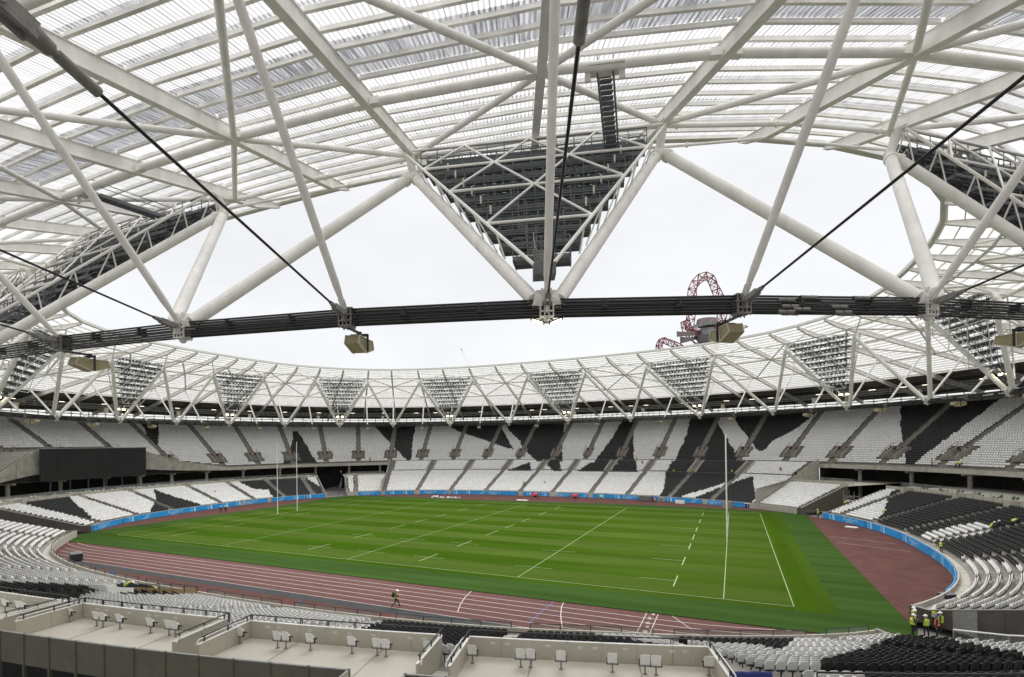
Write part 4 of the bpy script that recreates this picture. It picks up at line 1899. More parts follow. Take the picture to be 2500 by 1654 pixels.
# ------------------------------------------------------------------ hanging loudspeakers under every middle clamp
sp_list = []
for k, rr in enumerate(RT):
    q = pr(rr.out(-1.5, 21))[0]
    sp_list.append((k, q[0], q[2]))
farS = sorted([p for p in sp_list if p[2] > 45 and -40 < p[1] < 2540], key=lambda p: p[1])
nearS = sorted([p for p in sp_list if 5 < p[2] <= 45 and -60 < p[1] < 2560], key=lambda p: p[1])
fS = {p[0]: i + 1 for i, p in enumerate(farS)}
nS = {p[0]: i for i, p in enumerate(nearS)}
NEARL = ['tan hanging loudspeaker pair near the left edge, under the foreground cable', 'tan hanging loudspeaker pair left of the centre gantry, under the foreground cable',
         'tan hanging loudspeaker pair in front of the red tower', 'tan hanging loudspeaker pair cut by the right edge']
for k, rr in enumerate(RT):
    if k in nS:
        lab = NEARL[min(3, nS[k])]
    elif k in fS:
        lab = 'small pale hanging loudspeaker pair below the far cable ring, %s from the left' % ORD[fS[k]]
    else:
        continue
    c = rr.out(-1.5, 22.3)
    n3, t3 = rr.n3(), rr.t3()
    t = thing('loudspeaker_cluster', lab, 'loudspeaker', tuple(c - (0, 0, 1.6)), 'loudspeakers hanging from the cable ring')
    g = MB()
    for q in (-.46, .46):
        g.beam(c + t3 * q - (0, 0, 1.5), c + t3 * q - (0, 0, .55), .11, .09, n3)
    g.beam(c - t3 * .5 - (0, 0, .6), c + t3 * .5 - (0, 0, .6), .14, .14)
    g.beam(c - (0, 0, .6), c - (0, 0, .4), .2, .2, n3)
    g.beam(c - (0, 0, .48), c + n3 * 1.4 - (0, 0, .48), .12, .12)
    part('yoke', g, m_darker, t)
    for sg in (1, -1):
        prof = [(.05, -.80), (.86, -.76), (1.02, -1.22), (.05, -1.56)]
        w = .38
        vs = [c + n3 * sg * r_ + (0, 0, z_) + t3 * q for q in (-w, w) for r_, z_ in prof]
        g = MB()
        fs = ((0, 1, 2, 3), (7, 6, 5, 4), (0, 4, 5, 1), (1, 5, 6, 2), (2, 6, 7, 3), (3, 7, 4, 0))
        g.add(vs, fs)
        bx_ = part('speaker_box', g, m_tan, t)
        for q in (-w, w):
            g = MB()
            pts = [c + n3 * sg * r_ + (0, 0, z_) + t3 * q * 1.02 for r_, z_ in prof]
            for a_, b_ in zip(pts, pts[1:] + pts[:1]):
                g.beam(a_, b_, .05, .05)
            link('trim', g.mesh('trim', m_tan2, wpos(bx_)), bx_)

# pair of lit lamps under the centre node
rn = min(RN, key=lambda r: abs(((r.deg + 56.9 + 180) % 360) - 180))
c = rn.out(0, 21.72)
for sg, sd in ((-1, 'left'), (1, 'right')):
    t = thing('ring_lamp', 'lit oval lamp under the centre cable clamp, %s one of two' % sd, 'lamp', tuple(c))
    p = c + rn.t3() * sg * .46 - (0, 0, .02)
    g = MB()
    dn = rn.t3() * sg * .45
    g.obox(p, rn.t3() * .34 + np.array([0, 0, .12 * sg]) , rn.n3() * .15, (0, 0, .05))
    part('housing', g, m_darker, t)
    g = MB()
    g.obox(p - (0, 0, .06) + rn.n3() * .06, rn.t3() * .25 + np.array([0, 0, .09 * sg]), rn.n3() * .12, (0, 0, .012))
    part('lens', g, m_lamp, t)

# ------------------------------------------------------------------ maintenance catwalk under the outer soffit
cw = thing('catwalk', 'grey lattice walkway hung round the roof above the top seats', 'walkway', (0, 0, 27))
g, gt = MB(), MB()
for j in range(NB):
    A, B = RAF[j], RAF[(j + 1) % NB]
    for L in (43.0, 44.6):
        for z in (-3.0, -2.45, -1.9):
            g.beam(A.at(L, z + (L - 43) * .22), B.at(L, z + (L - 43) * .22), .09, .09)
        for q in np.linspace(0, 1, 7)[:-1]:
            p = A.at(L, -3.0 + (L - 43) * .22) * (1 - q) + B.at(L, -3.0 + (L - 43) * .22) * q
            g.beam(p, p + (0, 0, 1.1), .06, .06)
    g.quad(A.at(43, -3.0), B.at(43, -3.0), B.at(44.6, -2.65), A.at(44.6, -2.65))
    for L in (43.0, 44.6):
        g.beam(A.at(L, -3), A.at(L, -.6), .12, .12, A.n3())
part('walkway_frame', g, m_galv, cw)
for j in range(NB):
    A, B = RAF[j], RAF[(j + 1) % NB]
    g = MB()
    for q in ((.3,) if j % 3 else (.3, .72)):
        a = A.at(43.8, -1.5) * (1 - q) + B.at(43.8, -1.5) * q
        b = A.at(43.8, -1.5) * (.88 - q) + B.at(43.8, -1.5) * (q + .12)
        g.beam(a, b, .12, .05)
    part('strip_light', g, m_tube, cw)
for j in range(0, NB, 2):
    A, B = RAF[j], RAF[(j + 1) % NB]
    g = MB()
    p = A.at(42.3, -3.6) * .6 + B.at(42.3, -3.6) * .4
    g.obox(p, A.t3() * .5, A.n3() * .35, (0, 0, .62))
    part('junction_box', g, m_tan2, cw)
# ------------------------------------------------------------------ survey helpers for things standing in the bowl
def deck_z(s, d):
    s = s % BL
    ss = s - BL if s > BL - 31.5 else s
    key = None
    for kk, (a, b) in SEC.items():
        if a <= ss <= b or a <= s <= b:
            key = kk
    if d < 0 or (key is None and d < 27.9):
        return 0.0
    if d < 1.0:
        return .72
    if d >= 28.9:
        return UPR[min(33, int((d - 28.9) / .8))][1]
    if d < 15.2:
        return LOW[min(16, int((d - 1.0) / .8))][1]
    if key == 'N' and s > NT[0]:
        return NEXT[min(4, int((d - 15.2) / .8))][1]
    if key == 'F' and FX[0] < s < FX[1]:
        return EXT[min(15, int((d - 15.2) / .8))][1]
    return TFLOOR


def standhit(u, v):
    dr = fw + r2 * (u - CX) / FPX - u2 * (v - CY) / FPX
    for k in np.arange(25, 260, .15):
        p = CAM + dr * k
        if p[2] < 12 and k > 30:
            s, d = sd_of(p[0], p[1])
            if -20 < d < 30 and p[2] <= deck_z(s, d) + .02:
                return np.array([p[0], p[1], deck_z(s, d)]), s
    p = hit(u, v, 0)
    return p, sd_of(p[0], p[1])[0]


# ------------------------------------------------------------------ blue hoardings round the field
def swoosh(mb, s0, x0, a, b, w0, w1, z0, z1, lim, mi):
    rows = []
    for t in np.linspace(0, 1, 7):
        xl = x0 + a * t + b * t * t
        w = w0 + (w1 - w0) * t
        sl = min(max(s0 - xl, lim[1] + .03), lim[0] - .03)
        sr = min(max(s0 - xl - w, lim[1] + .03), lim[0] - .03)
        z = z0 + (z1 - z0) * t
        rows.append([P(sl, -.215, z), P(sr, -.215, z)])
    mb.grid(rows, mi)


BOARDS = [(237.4, 228.2, 'L'), (227.8, 196.6, 'L'), (195.4, 189.3, 'L'), (188.2, 178.9, 'L'), (178.6, 172.8, 'L'),
          (163.0, 156.2, 'F'), (155.0, 146.0, 'F'), (144.1, 135.0, 'F'), (134.0, 112.3, 'F'), (110.6, 102.3, 'F'), (99.6, 90.6, 'F'), (89.3, 71.0, 'F'),
          (69.2, 59.7, 'F'), (58.4, 49.4, 'F'), (30.6, 19.6, 'R'), (19.4, 8.6, 'R'), (8.4, -3.0, 'R'), (-3.2, -14.5, 'R'), (-14.7, -26.5, 'R')]
TEXTS = []
for px in ((228, 1292), (437, 1257), (625, 1233), (789, 1215), (897, 1209), (1047, 1208), (1204, 1209.5), (1375, 1213), (1538, 1220), (1745, 1233), (2074, 1280), (2215, 1335)):
    h_ = hit(*px, 0)
    q = sd_of(h_[0], h_[1])[0]
    TEXTS.append(q - BL if q > BL - 40 else q)
cntB = {'L': 0, 'F': 0, 'R': 0}
WHERE = {'L': 'along the left end', 'F': 'along the far touchline', 'R': 'along the right end curve'}
HB = 1.16
brd_rng = random.Random(3)
for (s1, s0, key) in BOARDS:
    cntB[key] += 1
    o = P((s0 + s1) / 2, -.2, 0)
    has = [q for q in TEXTS if s0 + .5 < q < s1 - .5]
    lab = 'blue fabric hoarding %s%s, %s from the left' % ('with white lettering ' if has else '', WHERE[key], ORD[cntB[key]])
    t = thing('advertising_board', lab, 'hoarding', tuple(o), 'blue hoardings round the field')
    S = srange(s0, s1, .8)
    g = MB()
    wob = [(.012 * math.sin(7 * q) + .01 * math.sin(13 * q)) for q in S]
    g.grid([[P(q, -.2 + w_, .05) for q, w_ in zip(S, wob)], [P(q, -.2 - w_, .6) for q, w_ in zip(S, wob)], [P(q, -.2, HB) for q in S], [P(q, -.08, HB) for q in S], [P(q, -.08, .05) for q in S]])
    part('banner', g, m_blue, t)
    g = MB()
    x = brd_rng.uniform(.5, 2)
    L_ = s1 - s0
    while x < L_ - 1.5:
        sc = s1 - x
        if not any(abs(sc - q) < 3.6 for q in has):
            k_ = brd_rng.random()
            if k_ < .55:
                for q in range(3):
                    swoosh(g, s1, x + q * .62, 1.8, -.7 * (q + 1) * .5, .3, .16, .08, HB - .02, (s1, s0), q % 2)
            else:
                for q in range(2):
                    swoosh(g, s1, x + q * .8, -.1, 0, .45, .45, .08, HB - .02, (s1, s0), q)
        x += brd_rng.uniform(3.2, 5.5)
    if g.f:
        part('wave_print', g, [m_lblue, m_pblue], t)['kind'] = 'stuff'
    for q in has:
        for body, size, zb in (('England', .98, .50), ('2015', .80, -.02 + .08)):
            v, f = text_geo(body)
            g = MB()
            g.add([P(q - p[0] * size * 1.25 + (.3 if body == '2015' else 0), -.222, zb + p[1] * size * .86) for p in v], f)
            part('lettering', g, m_pblue, t)

# ------------------------------------------------------------------ goal posts (no crossbars fitted yet)
for x, y, lab in ((-HL, -2.8, 'tall white upright at the left goal line, the nearer of two'), (-HL, 2.8, 'tall white upright at the left goal line, the farther of two'),
                  (HL, -2.8, 'tallest white upright, nearest post on the right goal line'), (HL, 2.8, 'white upright hidden close behind the near right post')):
    t = thing('goal_post', lab, 'goal post', (x, y, .08), 'rugby goal posts')
    g = MB()
    g.tube((x, y, .06), (x, y, 16.4), .085, 12, .06)
    part('upright', g, m_white, t)
    g = MB()
    g.tube((x, y, 16.38), (x, y, 16.75), .02, 6)
    g.add([(x, y, 16.42), (x + .35, y, 16.5), (x, y, 16.72)], [(0, 1, 2)])
    part('flag', g, m_white, t)
    g = MB()
    g.tube((x, y, .05), (x, y, .16), .14, 12)
    part('socket', g, m_galv, t)

# ------------------------------------------------------------------ big screen
a, b = P(221.6, 26.6, 0), P(205.0, 26.6, 0)
dv = (b - a) / np.linalg.norm(b - a)
nv = np.array([dv[1], -dv[0], 0])
if nv @ (np.array([0, 0, 0]) - a) < 0:
    nv = -nv
t = thing('video_screen', 'large switched-off black video screen above the left end stand', 'screen', tuple((a + b) / 2 + (0, 0, 8.5)))
mid = (a + b) / 2
hw = np.linalg.norm(b - a) / 2
g = MB()
g.obox(mid + (0, 0, 12.1), dv * hw, nv * .35, (0, 0, 3.75))
part('cabinet', g, m_darker, t)
for i in range(8):
    for j in range(3):
        g = MB()
        cx_ = -hw + .15 + (2 * hw - .3) * (i + .5) / 8
        cz_ = 8.5 + 7.15 * (j + .5) / 3
        g.obox(mid + dv * cx_ + nv * .37 + (0, 0, cz_), dv * ((hw - .15) / 8 - .012), nv * .03, (0, 0, 7.15 / 6 - .012))
        part('screen_module', g, m_screen, t)
g = MB()
g.obox(mid + (0, 0, 15.92), dv * (hw + .3), nv * .5, (0, 0, .09))
part('top_flashing', g, m_galv, t)
for i in range(6):
    g = MB()
    p = mid + dv * (-hw + 2 * hw * (i + .5) / 6) - nv * .2
    g.beam(p, p + (0, 0, 8.6), .3, .3)
    part('support_post', g, m_darker, t)

# ------------------------------------------------------------------ people
def skin_mesh(verts, edges, radii, root=0):
    me = bpy.data.meshes.new('body')
    me.from_pydata(verts, edges, [])
    ob = bpy.data.objects.new('tmp_body', me)
    COL.objects.link(ob)
    md = ob.modifiers.new('skin', 'SKIN')
    md.use_smooth_shade = True
    for i, r in enumerate(radii):
        rr_ = r if isinstance(r, tuple) else (r, r)
        me.skin_vertices[0].data[i].radius = rr_
    me.skin_vertices[0].data[root].use_root = True
    ss = ob.modifiers.new('sub', 'SUBSURF')
    ss.levels = 1
    dg = bpy.context.evaluated_depsgraph_get()
    out = bpy.data.meshes.new_from_object(ob.evaluated_get(dg))
    bpy.data.objects.remove(ob)
    return out


BONES = ['pelvis', 'waist', 'chest', 'neck', 'head', 'crown', 'shL', 'elL', 'wrL', 'haL', 'shR', 'elR', 'wrR', 'haR', 'hipL', 'knL', 'anL', 'toL', 'hipR', 'knR', 'anR', 'toR']
EDG = [(0, 1), (1, 2), (2, 3), (3, 4), (4, 5), (2, 6), (6, 7), (7, 8), (8, 9), (2, 10), (10, 11), (11, 12), (12, 13), (0, 14), (14, 15), (15, 16), (16, 17), (0, 18), (18, 19), (19, 20), (20, 21)]
RAD = [(.145, .11), (.135, .10), (.155, .115), .055, .095, .07, .075, .05, .038, .042, .075, .05, .038, .042, .09, .062, .05, .045, .09, .062, .05, .045]
POSE = {
    'stand': [(0, 0, .95), (0, 0, 1.12), (0, -.01, 1.33), (0, .01, 1.50), (0, .03, 1.61), (0, .03, 1.72),
              (-.19, 0, 1.42), (-.25, -.02, 1.16), (-.23, .08, .93), (-.22, .12, .85), (.19, 0, 1.42), (.25, -.02, 1.16), (.23, .08, .93), (.22, .12, .85),
              (-.10, 0, .90), (-.12, .02, .50), (-.13, -.02, .09), (-.14, .12, .04), (.10, 0, .90), (.12, .02, .50), (.13, -.02, .09), (.14, .12, .04)],
    'arms': [(0, 0, .95), (0, 0, 1.12), (0, -.01, 1.33), (0, .02, 1.50), (0, .05, 1.60), (0, .06, 1.70),
             (-.19, 0, 1.42), (-.25, .04, 1.16), (-.14, .28, 1.10), (-.08, .33, 1.10), (.19, 0, 1.42), (.25, .04, 1.16), (.12, .29, 1.12), (.06, .34, 1.13),
             (-.10, 0, .90), (-.13, .03, .50), (-.15, 0, .09), (-.16, .14, .04), (.10, 0, .90), (.13, .01, .50), (.14, -.05, .09), (.15, .09, .04)],
    'walk': [(0, .02, .94), (0, .03, 1.11), (0, .06, 1.32), (0, .10, 1.48), (0, .14, 1.58), (0, .15, 1.69),
             (-.19, .05, 1.41), (-.24, .05, 1.15), (-.14, .32, 1.13), (-.09, .40, 1.17), (.19, .05, 1.41), (.24, .06, 1.15), (.13, .33, 1.14), (.08, .41, 1.18),
             (-.10, .02, .89), (-.11, .24, .53), (-.12, .36, .12), (-.12, .50, .07), (.10, .02, .89), (.11, -.02, .50), (.12, -.38, .17), (.12, -.32, .06)],
    'bend': [(0, -.12, .86), (0, .02, .98), (0, .24, 1.10), (0, .38, 1.14), (0, .48, 1.16), (0, .56, 1.20),
             (-.19, .28, 1.10), (-.22, .40, .86), (-.16, .52, .68), (-.14, .57, .62), (.19, .28, 1.10), (.22, .40, .86), (.16, .52, .68), (.14, .57, .62),
             (-.10, -.12, .82), (-.12, .02, .47), (-.13, -.10, .09), (-.14, .04, .04), (.10, -.12, .82), (.12, .04, .47), (.13, -.08, .09), (.14, .06, .04)],
    'crouch': [(0, -.10, .36), (0, -.06, .52), (0, .08, .72), (0, .18, .85), (0, .25, .93), (0, .28, 1.03),
               (-.19, .10, .78), (-.24, .25, .58), (-.16, .42, .48), (-.12, .47, .45), (.19, .10, .78), (.24, .25, .58), (.16, .42, .48), (.12, .47, .45),
               (-.10, -.08, .34), (-.15, .28, .48), (-.14, .08, .09), (-.14, .22, .04), (.10, -.08, .34), (.15, .28, .48), (.14, .06, .09), (.14, .2, .04)],
}
SKINSET = {3, 4, 5, 9, 13}
PM = {}
for nm, J in POSE.items():
    me = skin_mesh(J, EDG, RAD)
    me.materials.clear()
    me.materials.append(m_cloth)
    me.materials.append(m_skin)
    JJ = np.array(J)
    for pl in me.polygons:
        c = np.array(pl.center)
        i = int(np.argmin(((JJ - c) ** 2).sum(1)))
        pl.material_index = 1 if i in SKINSET else 0
    # vest: shell of ellipses along the spine, with two tape bands
    def ring(c, axis, rx, ry, n=12):
        ax = axis / np.linalg.norm(axis)
        xx = np.array([1.0, 0, 0])
        yy = np.cross(ax, xx)
        return [c + xx * rx * math.cos(q) + yy * ry * math.sin(q) for q in np.linspace(0, 2 * PI, n + 1)]
    p0, p1, p2, p3 = JJ[0], JJ[1], JJ[2], JJ[3]
    tops = p2 + (p3 - p2) * .72
    path = [p0 - (p1 - p0) * .12, p1, p2 * .6 + p1 * .4, p2 + (p3 - p2) * .25, tops]
    rx, ry = [.205, .195, .215, .225, .09], [.165, .15, .16, .145, .08]
    axes = [p1 - p0, p1 - p0, p2 - p1, p3 - p2, p3 - p2]
    gv = MB()
    gv.grid([ring(c, a_, x_, y_) for c, a_, x_, y_ in zip(path, axes, rx, ry)], 0, True)
    gt_ = MB()
    for f_ in (.35, .75):
        c = p0 * (1 - f_) + p2 * f_
        gt_.grid([ring(c - (p2 - p0) * .045, p2 - p0, .222, .172), ring(c + (p2 - p0) * .045, p2 - p0, .222, .172)], 0, True)
    for sx in (-.11, .11):
        gt_.grid([[p2 + np.array([sx - .03, .0, 0]) + np.cross((p3 - p2) / np.linalg.norm(p3 - p2), (1, 0, 0)) * sg_ * .17 + (p3 - p2) * q for sg_ in (1,)] +
                  [p2 + np.array([sx + .03, .0, 0]) + np.cross((p3 - p2) / np.linalg.norm(p3 - p2), (1, 0, 0)) * sg_ * .17 + (p3 - p2) * q for sg_ in (1,)] for q in (-.6, .3)])
    gh = MB()
    hd = JJ[4] + (JJ[5] - JJ[4]) * .35
    gh.sphere(hd, .135, 12, 5, .95, True)
    gh.grid([[hd + np.array([.135 * math.cos(q), .135 * math.sin(q), .0]) for q in np.linspace(0, PI, 9)],
             [hd + np.array([.15 * math.cos(q), .215 * math.sin(q), -.015]) for q in np.linspace(0, PI, 9)]])
    PM[nm] = dict(body=me, vest={}, tape=gt_.mesh('reflective_band', m_reflect), helmet={}, gv=gv, gh=gh, J=JJ)


def person(label, pos, pose, face, vest='y', hat='w', bag=False, group=None):
    """face: heading in degrees, 0 looks along +y"""
    t = thing('person', label, 'person', tuple(pos), group, math.radians(face))
    D_ = PM[pose]
    link('body', D_['body'], t)
    if vest:
        if vest not in D_['vest']:
            D_['vest'][vest] = D_['gv'].mesh('vest', {'y': m_hv, 'o': m_ho, 'd': m_cloth}[vest])
        v_ = link('vest', D_['vest'][vest], t)
        if vest != 'd':
            link('reflective_band', D_['tape'], v_)
    if hat:
        if hat not in D_['helmet']:
            D_['helmet'][hat] = D_['gh'].mesh('helmet', {'w': m_hat, 'b': m_hatb, 'h': m_hair}[hat])
        link('helmet' if hat != 'h' else 'hair', D_['helmet'][hat], t)
    if bag:
        g = MB()
        g.sphere((0, -.17, 1.22), .22, 10, 8, 1.25)
        g.box((-.1, -.02, 1.36), (.05, .3, .06))
        g.box((.1, -.02, 1.36), (.05, .3, .06))
        link('backpack', g.mesh('backpack', m_bag), t)
    return t


p = hit(966, 1484, .02)
person('worker with white helmet and black backpack walking along the grey band beside the track', p, 'walk', -62, 'y', 'w', True)
# group standing by the gap at the lower right
GR = [((2232, 1532), 'arms', 160, 'y', 'w', 'worker in yellow vest farthest back on the left of the corner group'),
      ((2236, 1541), 'stand', 100, 'y', 'w', 'worker in yellow vest middle of three on the left of the corner group'),
      ((2229, 1553), 'arms', -80, 'y', 'w', 'worker in yellow vest nearest on the left of the corner group'),
      ((2262, 1556), 'arms', 20, 'y', 'w', 'worker in open yellow vest over black in the middle of the corner group'),
      ((2283, 1535), 'arms', 140, 'y', 'w', 'worker in yellow vest at the back right of the corner group'),
      ((2298, 1548), 'stand', 60, 'y', 'w', 'worker in yellow vest at the right edge of the corner group'),
      ((2288, 1557), 'stand', 70, 'o', 'b', 'worker in orange vest and blue helmet in the corner group')]
for px, pose, fc, ve, ha, lab in GR:
    person(lab, hit(*px, .02), pose, fc, ve, ha, False, 'corner group of workers')
GND = [((539, 1254), 'walk', -100, 'd', 'w', 'dark dressed walker on the left touchline track, left one of two'),
       ((551, 1253), 'walk', -100, 'd', 'w', 'dark dressed walker on the left touchline track, right one of two'),
       ((1997, 1265), 'stand', 40, 'y', 'w', 'worker in yellow vest standing at the start of the right hoarding'),
       ((1467, 1217), 'crouch', 0, 'y', None, 'worker in yellow crouching at a dark panel on the far track, left of two'),
       ((1476, 1217), 'crouch', 20, 'y', None, 'worker in yellow crouching at a dark panel on the far track, right of two'),
       ((1561, 1223), 'stand', 0, 'y', 'w', 'worker in yellow left of the dark equipment cart on the far track'),
       ((1592, 1223), 'stand', 30, 'y', 'w', 'worker in yellow right of the dark equipment cart on the far track'),
       ((1599, 1226), 'crouch', 60, 'o', 'w', 'worker in orange kneeling right of the dark equipment cart')]
for px, pose, fc, ve, ha, lab in GND:
    person(lab, hit(*px, .02), pose, fc, ve, ha)
SEATED = [((2064, 1240), 'bend', -120, 'y', 'w', 'worker in yellow bending among the white seats of the right end stand'),
          ((2158, 1259), 'crouch', -100, 'y', 'w', 'worker in yellow crouching at the edge between white and black seats'),
          ((2298, 1352), 'stand', -60, 'y', 'w', 'worker in yellow standing below the white seat stripe in the right stand'),
          ((2422, 1292), 'crouch', -100, 'y', 'w', 'worker in yellow beside the end of the white seat stripe, left of two'),
          ((2434, 1290), 'crouch', -80, 'd', 'w', 'dark dressed worker beside the end of the white seat stripe, right of two'),
          ((2474, 1288), 'bend', -90, 'y', None, 'worker in bright yellow bending deep near the right edge'),
          ((1691, 1160), 'stand', 0, 'y', 'h', 'worker in yellow on the black seat stair of the far stand, right of two'),
          ((1685, 1160), 'stand', 0, 'y', 'h', 'worker in yellow on the black seat stair of the far stand, left of two'),
          ((1787, 1163), 'stand', 0, 'y', 'h', 'worker in yellow at the stair wall right of the near right post'),
          ((1906, 1157), 'stand', 180, 'o', 'h', 'worker in orange among white seats at the right end of the far stand'),
          ((1943, 1167), 'stand', 0, 'd', 'h', 'dark dressed worker on the walkway behind the far right white seats'),
          ((1957, 1167), 'stand', 180, 'y', 'h', 'worker in yellow on the walkway behind the far right white seats'),
          ((2042, 1172), 'stand', 180, 'y', 'h', 'worker in yellow on the low terrace left of the right gap'),
          ((904, 1152), 'stand', 180, 'y', 'h', 'worker in yellow on the terrace at the far left under the upper tier'),
          ((867, 1181), 'stand', 180, 'y', 'h', 'worker in yellow on the leftmost block of the far stand'),
          ((1279, 1188), 'stand', 180, 'y', 'w', 'worker in yellow on the stair in the middle of the far stand'),
          ((1330, 1184), 'crouch', 180, 'y', 'h', 'worker in yellow crouching among white seats in the middle of the far stand'),
          ((1253, 1150), 'crouch', 180, 'y', 'h', 'worker in yellow beside the small black triangle of the far stand'),
          ((1324, 1152), 'bend', 90, 'y', 'h', 'worker in yellow bending at the stair beside the white wedge'),
          ((1367, 1151), 'crouch', 180, 'y', 'h', 'worker in yellow right of the white wedge in the far stand'),
          ((1554, 1131), 'stand', 180, 'y', 'h', 'worker in yellow at the top rail of the far stand'),
          ((1568, 1137), 'stand', 180, 'o', 'h', 'worker in orange near the top of the far stand'),
          ((1507, 1143), 'stand', 180, 'y', 'h', 'worker in yellow in a stair well of the far stand'),
          ((1645, 1159), 'stand', 180, 'y', 'h', 'worker in yellow at the left edge of the black block'),
          ((222, 1194), 'stand', 170, 'd', 'w', 'dark dressed worker on the left terrace under the big screen, left of two'),
          ((231, 1194), 'stand', 170, 'y', 'w', 'worker in yellow on the left terrace under the big screen, right of two'),
          ((833, 1191), 'stand', 180, 'y', 'h', 'worker in yellow left of the far left corner gap fence, left of two'),
          ((846, 1193), 'stand', 180, 'y', 'h', 'worker in yellow left of the far left corner gap fence, right of two'),
          ((525, 1207), 'crouch', 0, 'o', None, 'small figure in orange on a stair of the left end stand'),
          ((2276, 1183), 'stand', -90, 'y', 'h', 'worker in yellow behind the terrace wall of the right end stand'),
          ((2335, 1190), 'bend', -90, 'y', 'w', 'worker in yellow leaning over the right terrace wall, left of two'),
          ((2344, 1192), 'bend', -90, 'y', 'w', 'worker in yellow leaning over the right terrace wall, right of two'),
          ((310, 1452), 'bend', -60, 'y', 'w', 'worker in yellow bending over the white panel box at the lower left'),
          ((381, 1453), 'crouch', 150, 'y', None, 'worker in yellow crouching behind the plywood formwork at the lower left')]
for px, pose, fc, ve, ha, lab in SEATED:
    q, s_ = standhit(*px)
    person(lab, q, pose, fc, ve, ha)

# ------------------------------------------------------------------ small things on the far track
for i, (px, lab) in enumerate((((1305, 1214), 'small trailer under a red cover on the far track, left one of two'), ((1402, 1217), 'small trailer under a red cover on the far track, right one of two'))):
    c = hit(*px, .01)
    tv = tng(sd_of(c[0], c[1])[0]) * -1
    nv_ = np.array([-tv[1], tv[0], 0])
    t = thing('covered_trailer', lab, 'trailer', tuple(c), 'red covered trailers')
    g = MB()
    rows = []
    for q, (w, z0, z1) in ((-.95, (.38, .55, .72)), (-.6, (.55, .5, 1.05)), (.2, (.62, .45, 1.25)), (.95, (.6, .4, 1.3)), (1.05, (.45, .45, 1.1))):
        base = c + tv * q
        rows.append([base + nv_ * (-w) + (0, 0, z0), base + nv_ * (-w * .9) + (0, 0, z1 - .1), base + (0, 0, z1), base + nv_ * (w * .9) + (0, 0, z1 - .1), base + nv_ * w + (0, 0, z0), base + nv_ * (-w) + (0, 0, z0)])
    g.grid(rows, 0, True)
    for r_ in (rows[0], rows[-1]):
        g.add(r_[:5], [(0, 1, 2, 3, 4)])
    part('cover', g, m_red, t)
    g = MB()
    g.beam(c + tv * -1.7 + (0, 0, .45), c + tv * -.8 + (0, 0, .5), .08, .08)
    g.beam(c + tv * -1.65 + (0, 0, 0), c + tv * -1.65 + (0, 0, .5), .06, .06)
    part('drawbar', g, m_darker, t)
    for sg in (-1, 1):
        g = MB()
        g.tube(c + tv * .25 + nv_ * sg * .55 + (0, 0, .28), c + tv * .25 + nv_ * sg * .7 + (0, 0, .28), .28, 14)
        part('wheel', g, m_rubber, t)

# heap of loose white seats on the far touchline
p0 = hit(1090, 1216.5, .02)
tv = tng(sd_of(p0[0], p0[1])[0])
k = 0
hr = random.Random(5)
for i in range(22):
    off = -4.2 + 8.4 * i / 21 + hr.uniform(-.1, .1)
    lay = 2 if i > 16 else 1
    for l_ in range(lay):
        o = link('loose_seat', far_w, None, tuple(p0 + tv * off + (0, hr.uniform(-.5, .5), -.32 + .28 * l_)), (hr.uniform(-.5, .5), hr.uniform(-.5, .5), hr.uniform(0, 6)))
        tag(o, 'loose white seat in the heap laid out on the far touchline', 'seat', 'loose white seats on the far touchline')
# flat pale crate, equipment boxes, carts and signs
def crate(name, label, cat, c, sx, sy, sz, m_, ang=0, lid=True, legs=False, m2=None):
    ca, sa = math.cos(ang), math.sin(ang)
    X, Y = np.array([ca, sa, 0]) * sx / 2, np.array([-sa, ca, 0]) * sy / 2
    c = np.asarray(c, float)
    t = thing(name, label, cat, tuple(c))
    z0 = .12 if legs else .02
    g = MB()
    g.obox(c + (0, 0, z0 + (sz - z0) / 2 - .03), X * .97, Y * .97, (0, 0, (sz - z0) / 2 - .03))
    part('case', g, m_, t)
    g = MB()
    g.obox(c + (0, 0, sz - .03), X, Y, (0, 0, .03))
    for q in (-.5, .5):
        g.obox(c + X * q * 1.0 - Y * 1.0 + (0, 0, sz * .55), X * .04, Y * .02, (0, 0, sz * .38))
        g.obox(c + X * q * 1.0 + Y * 1.0 + (0, 0, sz * .55), X * .04, Y * .02, (0, 0, sz * .38))
    part('lid', g, m2 or m_, t)
    for qx in (-.85, .85):
        for qy in (-.8, .8):
            g = MB()
            q = c + X * qx + Y * qy
            if legs:
                g.tube(q - Y * .05 + (0, 0, .08), q + Y * .05 + (0, 0, .08), .08, 10)
            else:
                g.obox(q + (0, 0, .02), X * .08, Y * .08, (0, 0, .03))
            part('wheel' if legs else 'foot', g, m_rubber, t)
    return t


a1 = math.radians(8)
crate('pallet', 'flat pale pallet lying on the far track left of the first red trailer', 'pallet', hit(1275, 1223, .01), 3.2, 1.3, .22, m_galv, -.03, m2=m_white)
crate('equipment_cart', 'dark grey equipment cart in front of the far hoarding with workers beside', 'cart', hit(1578, 1224, .01), 3.4, 1.6, 1.35, m_dark, -.25, legs=True, m2=m_brown)
crate('floor_panel', 'dark upright panel leaning at the far hoarding behind two crouching workers', 'panel', hit(1476, 1215.5, .01), 2.7, .25, 1.2, m_dark, -.1)
crate('grey_box', 'grey metal box in front of the hoarding behind the near right post', 'box', hit(1777, 1240, .01), 2.2, 1.4, 1.5, m_galv, -.5, m2=m_cast)
crate('grey_drum_box', 'small grey box on the far track right of the kneeling worker in orange', 'box', hit(1611, 1225, .01), .9, .9, 1.0, m_galv, -.3)
crate('blue_bin', 'small blue and white box at the end of the far hoardings', 'box', hit(1824, 1240, .01), 1.5, .9, 1.0, m_bluecloth, -.5, m2=m_white)
